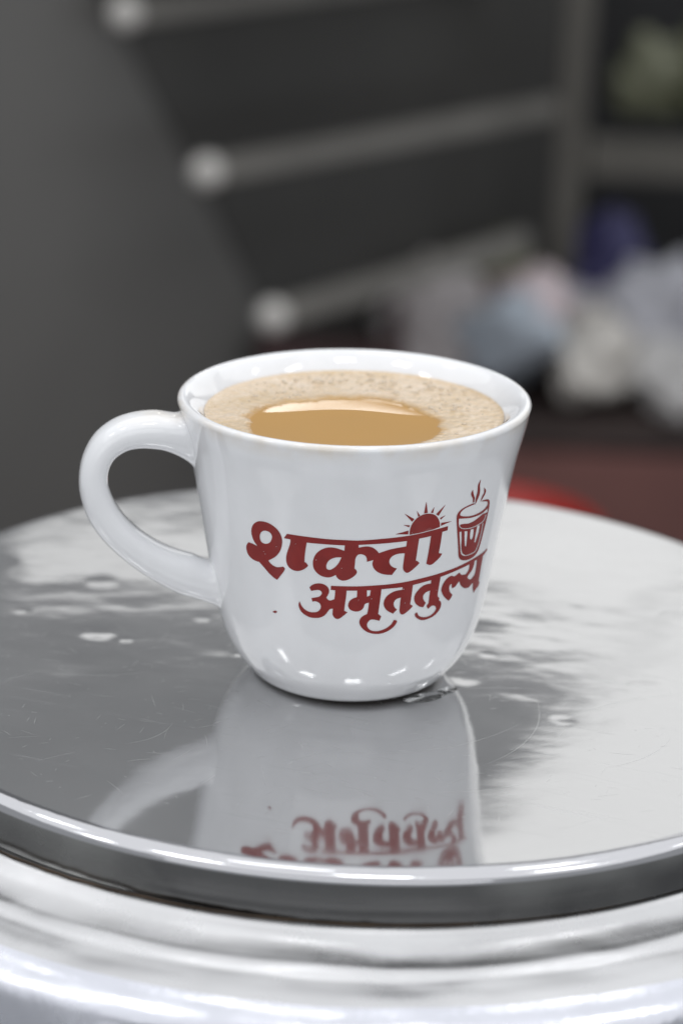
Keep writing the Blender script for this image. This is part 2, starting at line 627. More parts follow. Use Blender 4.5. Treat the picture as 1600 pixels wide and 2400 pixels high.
def smooth_prof(c, n):
    cs = np.array(c, float)
    d = np.concatenate([[0], np.cumsum(np.linalg.norm(np.diff(cs, axis=0), axis=1))])
    q = np.concatenate([np.linspace(0, d[8], n), np.linspace(d[8], d[-1], 24)[1:]])
    return [(r * MM, (z + 300) * MM) for r, z in zip(hermite(d, cs[:, 0], q), hermite(d, cs[:, 1], q))]


lathe('shoulder_ring', smooth_prof(ctrl, 90), 256, M['vessel'], vessel)
lathe('vessel_body', smooth_prof(ctrl2, 70), 256, M['vessel_worn'], vessel)
for part in vessel.children:               # knocks and dents from long use
    for v in part.data.vertices:
        a = math.atan2(v.co.y, v.co.x)
        rr = math.hypot(v.co.x, v.co.y)
        if rr > 0.123:
            k = min(1, (rr - 0.123) / 0.008)
            v.co.z += k * (0.00055 * noise.noise(Vector((math.cos(a) * 5, math.sin(a) * 5, rr * 70)))
                           + 0.00022 * noise.noise(Vector((math.cos(a) * 15, math.sin(a) * 15, rr * 160))))
gr = lathe('grime_shade_ring', [(118.4 * MM, (300 - 11.9) * MM), (120.5 * MM, (300 - 11.95) * MM),
                          (120.66 * MM, (300 - 11.75) * MM), (120.3 * MM, (300 - 11.55) * MM)], 256, M['grime_shade'], vessel)
gv = gr.data.vertices
for v in gv:                                # gap shadow painted in dark brown, with uneven, lumpy grime
    a = math.atan2(v.co.y, v.co.x)
    k = 0.7 * noise.noise(Vector((math.cos(a) * 30, math.sin(a) * 30, 2)))
    rr = math.hypot(v.co.x, v.co.y)
    s = (rr + k * 0.0006) / rr
    v.co.x *= s
    v.co.y *= s

lid = empty('round_steel_cover', (LX, LY, 0))
tag(lid, 'round polished steel lid with scratches that the teacup stands on', 'lid')


def lid_z(r):
    """gently crowned plate: flat in the middle, falling towards the rolled edge"""
    return 0.0 if r < 45 else -0.020 * 70 / 2.4 * ((r - 45) / 70) ** 2.4


def lid_plate():
    prof = [(r, lid_z(r)) for r in [0.4, 8, 18, 30, 45] + [45 + 70 * k / 40 for k in range(1, 41)]]
    RO, RX = 2.4, 4.2
    cx = 120.73 - RX
    prof = [q_ for q_ in prof if q_[0] < cx - 1.0]
    zc = lid_z(cx) - RO - 0.01
    edge = []
    for k in range(0, 25):                   # rolled edge
        a = 0.08 + (math.pi / 2 - 0.08) * k / 24
        edge.append((cx + RX * math.sin(a), zc + RO * math.cos(a)))
    prof.append(edge[0])
    return prof, edge


LP, LE = lid_plate()
LB = LE[-1][1]
lathe('rolled_edge', [(r * MM, z * MM) for r, z in LE], 320, M['lid_edge'], lid)
pp = [(r * MM, z * MM) for r, z in LP]
plate = lathe('lid_plate', pp, 320, M['lid'], lid)
# close the centre
me = plate.data
bm = bmesh.new()
bm.from_mesh(me)
bm.verts.ensure_lookup_table()
bm.faces.new([bm.verts[i] for i in range(320)][::-1])
bmesh.ops.recalc_face_normals(bm, faces=bm.faces)
bm.to_mesh(me)
bm.free()
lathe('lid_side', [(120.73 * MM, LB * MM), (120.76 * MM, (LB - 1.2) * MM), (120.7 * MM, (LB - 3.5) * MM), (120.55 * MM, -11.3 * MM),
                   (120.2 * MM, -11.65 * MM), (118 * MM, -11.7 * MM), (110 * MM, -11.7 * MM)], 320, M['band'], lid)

# scratches, nicks and dust worn into the plate
rng = random.Random(11)
sv, sf = [], []


def ribbon(pts, w, z=0.012):
    base = len(sv)
    n = len(pts)
    for i, p in enumerate(pts):
        a = pts[max(i - 1, 0)]
        b = pts[min(i + 1, n - 1)]
        dx, dy = b[0] - a[0], b[1] - a[1]
        l = math.hypot(dx, dy) or 1
        t = math.sin(math.pi * (i + 0.15) / (n - 1 + 0.3))
        ox, oy = -dy / l * w / 2 * t, dx / l * w / 2 * t
        zz = z + lid_z(math.hypot(p[0], p[1]))
        sv.append(((p[0] + ox) * MM, (p[1] + oy) * MM, zz * MM))
        sv.append(((p[0] - ox) * MM, (p[1] - oy) * MM, zz * MM))
    for i in range(n - 1):
        k = base + 2 * i
        sf.append((k, k + 1, k + 3, k + 2))


def arc(x, y, ang, length, bend, w, n=9):
    pts = []
    for i in range(n):
        t = i / (n - 1) - 0.5
        a = ang + bend * t
        pts.append((x + math.cos(a) * length * t - math.sin(ang) * bend * length * t * t * 0.5,
                    y + math.sin(a) * length * t + math.cos(ang) * bend * length * t * t * 0.5))
    ribbon(pts, w, 0.010 + 0.004 * rng.random())


for i in range(560):
    r = 112 * math.sqrt(rng.random())
    t = rng.uniform(0, 2 * math.pi)
    x, y = r * math.cos(t), r * math.sin(t)
    if rng.random() < 0.55:
        x, y = rng.uniform(-95, 75), rng.uniform(-100, 0)
        if math.hypot(x, y) > 112:
            continue
    arc(x, y, rng.gauss(0.25, 0.6) + (0 if rng.random() < 0.6 else rng.uniform(0, 3.1)),
        rng.choice((1.0, 1.6, 2.4, 4, 7)) * rng.uniform(0.5, 1.2), rng.uniform(-0.12, 0.12), rng.uniform(0.04, 0.085), 7)
for x, y, a, l, b in ((38, -52, 1.25, 42, 0.35), (18, -62, 0.45, 46, 0.35), (58, -34, 0.55, 48, -0.25), (45, -12, -0.5, 22, 0.2),
                      (-60, -30, 0.15, 24, 0.2), (-45, -62, 0.9, 16, 0.4), (62, -62, 0.8, 26, 0.3), (30, -28, 0.1, 20, -0.15),
                      (26, -82, 0.3, 22, 0.2)):
    arc(x, y, a, l, b, 0.08, 24)
sc = mesh_obj('scratches', sv, sf, M['scratch'], lid, smooth=False)
tag(sc, kind='stuff')

# ------------------------------------------------------------------ teacup
TILT = 0.0192                              # the cup sits on its slightly uneven foot
LIFT = 21.3 * abs(math.sin(TILT)) * 0.6
ZS = [0, 1.2, 3, 5.5, 9, 13, 18, 24, 32, 42, 54, 63, 66.0]
RS = [21.3, 22.7, 24.2, 26.3, 28.3, 29.8, 31.1, 32.2, 33.5, 35.1, 37.3, 39.4, 40.0]


CUP_T = hermite(ZS, RS, np.linspace(0, 66, 2641)).tolist()


def cup_r(z):
    u = min(max(z, 0.0), 65.99) * 40
    i = int(u)
    return CUP_T[i] + (CUP_T[i + 1] - CUP_T[i]) * (u - i)


cup = empty('teacup', (1.1656 * MM, 0, LIFT * MM))
cup.rotation_euler = (0, -TILT, 0)
tag(cup, 'thick white ceramic teacup with red printed lettering standing on the steel lid', 'cup')

prof = [(0.3, 1.6), (10, 1.5), (15.6, 1.2), (16.4, 0.5), (16.9, 0.05), (17.6, -0.12), (18.5, -0.05), (19.5, 0.18), (20.4, 0.42)]
prof += [(cup_r(z), z) for z in np.concatenate([np.linspace(0.8, 12, 26), np.linspace(12.6, 65.2, 70)])]
prof += [(39.98, 65.7), (39.85, 66.15), (39.55, 66.5), (39.1, 66.7), (38.6, 66.72), (38.0, 66.55), (37.3, 66.15), (36.5, 65.5), (35.6, 64.6),
         (34.8, 63.7), (34.0, 62.7), (33.3, 61.7), (32.7, 60.5), (32.1, 58.5), (31.3, 55), (30.4, 50), (29.2, 42), (28, 32),
         (26.8, 22), (25, 14), (22, 8.5), (17, 5.6), (10, 4.6), (0.3, 4.4)]
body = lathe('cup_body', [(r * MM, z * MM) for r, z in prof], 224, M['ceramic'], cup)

HANDLE = [[41.82,59.84,8.95],[44.93,60.41,8.54],[47.89,60.78,7.96],[50.81,60.45,7.37],[53.81,59.53,7.26],[55.78,58.27,6.9],[57.51,56.3,6.28],[58.73,54.1,6.01],[59.46,51.38,6.1],[59.62,48.78,6.4],[59.24,45.83,6.85],[58.42,43.26,7.09],[56.97,40.04,7.32],[55.32,37.71,7.38],[53.22,35.4,7.24],[50.83,32.97,7.41],[48.08,30.76,7.65],[44.92,28.62,8.07],[41.7,26.68,8.66],[38.37,25.3,9.19],[35.27,24.24,10.46]]


def build_handle():
    AZ = R(12)
    h = Vector((-math.cos(AZ), -math.sin(AZ), 0))
    mdir = Vector((math.sin(AZ), -math.cos(AZ), 0))
    P = np.array(HANDLE)
    # resample smoothly
    d = np.concatenate([[0], np.cumsum(np.linalg.norm(np.diff(P[:, :2], axis=0), axis=1))])
    # relax the traced points a little
    for _ in range(3):
        Pn = P.copy()
        Pn[1:-1] = 0.25 * P[:-2] + 0.5 * P[1:-1] + 0.25 * P[2:]
        P = Pn
    s0, s1 = d[1] + 0.4, d[-1] - 3.6
    qs = np.linspace(s0, s1, 72)
    C = np.stack([hermite(d, P[:, k], qs) for k in range(3)], 1)
    n = len(C)
    NS = 40
    rings = []
    for i in range(n):
        a = C[max(i - 1, 0)]
        b = C[min(i + 1, n - 1)]
        t = np.array([b[0] - a[0], b[1] - a[1]])
        t /= np.linalg.norm(t)
        nn = np.array([t[1], -t[0]])          # in-plane normal
        c3 = h * C[i][0] + Vector((0, 0, C[i][1]))
        n3 = h * nn[0] + Vector((0, 0, nn[1]))
        w = 10.4 + 0.8 * abs(i / (n - 1) - 0.5) * 2
        ring = []
        for k in range(NS):
            an = 2 * math.pi * k / NS
            ca, sa = math.cos(an), math.sin(an)
            e = 0.86
            ring.append(c3 + n3 * (C[i][2] / 2 * math.copysign(abs(ca) ** e, ca)) + mdir * (w / 2 * math.copysign(abs(sa) ** e, sa)))
        rings.append((ring, h * t[0] + Vector((0, 0, t[1]))))

    def surf(th, z, off=0.0):
        r = cup_r(z) + off
        return Vector((r * math.cos(th), r * math.sin(th), z))

    def root(ring, tan, zc, hz_up, hz_dn, hw, sgn, m=14):
        """blend the end ring into a flared footprint on the cup wall"""
        th0 = math.pi + AZ
        out = []
        c = sum(ring, Vector()) / len(ring)
        F, T2 = [], []
        foot_c = surf(th0, zc)
        for k in range(NS):
            rel = ring[k] - c
            u = rel.dot(mdir) / 5.4
            v = rel.z / max(1e-6, max(abs(p.z - c.z) for p in ring))
            th = th0 - u * hw / cup_r(zc) * -1
            # mdir points to the camera; angle grows with mdir
            z = zc + v * (hz_up if v > 0 else hz_dn)
            z = min(z, 64.6)
            f = surf(th, z, -0.12)
            F.append(f)
            T2.append(f - foot_c)
        for j in range(1, m + 1):
            t = j / m
            row = []
            for k in range(NS):
                p1, p2 = ring[k], F[k]
                L = (p2 - p1).length
                a = tan * sgn * L * 0.85
                dd = T2[k]
                b = dd.normalized() * min(L, dd.length) * 0.75 if dd.length > 0 else Vector()
                row.append(p1 * (2 * t**3 - 3 * t * t + 1) + a * (t**3 - 2 * t * t + t)
                           + p2 * (-2 * t**3 + 3 * t * t) + b * (t**3 - t * t))
            out.append(row)
        return out

    top = root(rings[0][0], rings[0][1], 59.0, 5.2, 8.4, 6.6, -1)
    bot = root(rings[-1][0], rings[-1][1], 23.0, 5.6, 6.4, 6.4, 1)
    allr = top[::-1] + [r for r, _ in rings] + bot
    v, f = [], []
    for ring in allr:
        v += [p * MM for p in ring]
    for i in range(len(allr) - 1):
        for k in range(NS):
            k2 = (k + 1) % NS
            f.append((i * NS + k, i * NS + k2, (i + 1) * NS + k2, (i + 1) * NS + k))
    bm = bmesh.new()
    vs = [bm.verts.new(p) for p in v]
    for q4 in f:
        bm.faces.new([vs[i] for i in q4])
    return bm_obj('handle', bm, M['ceramic'], cup)


build_handle()

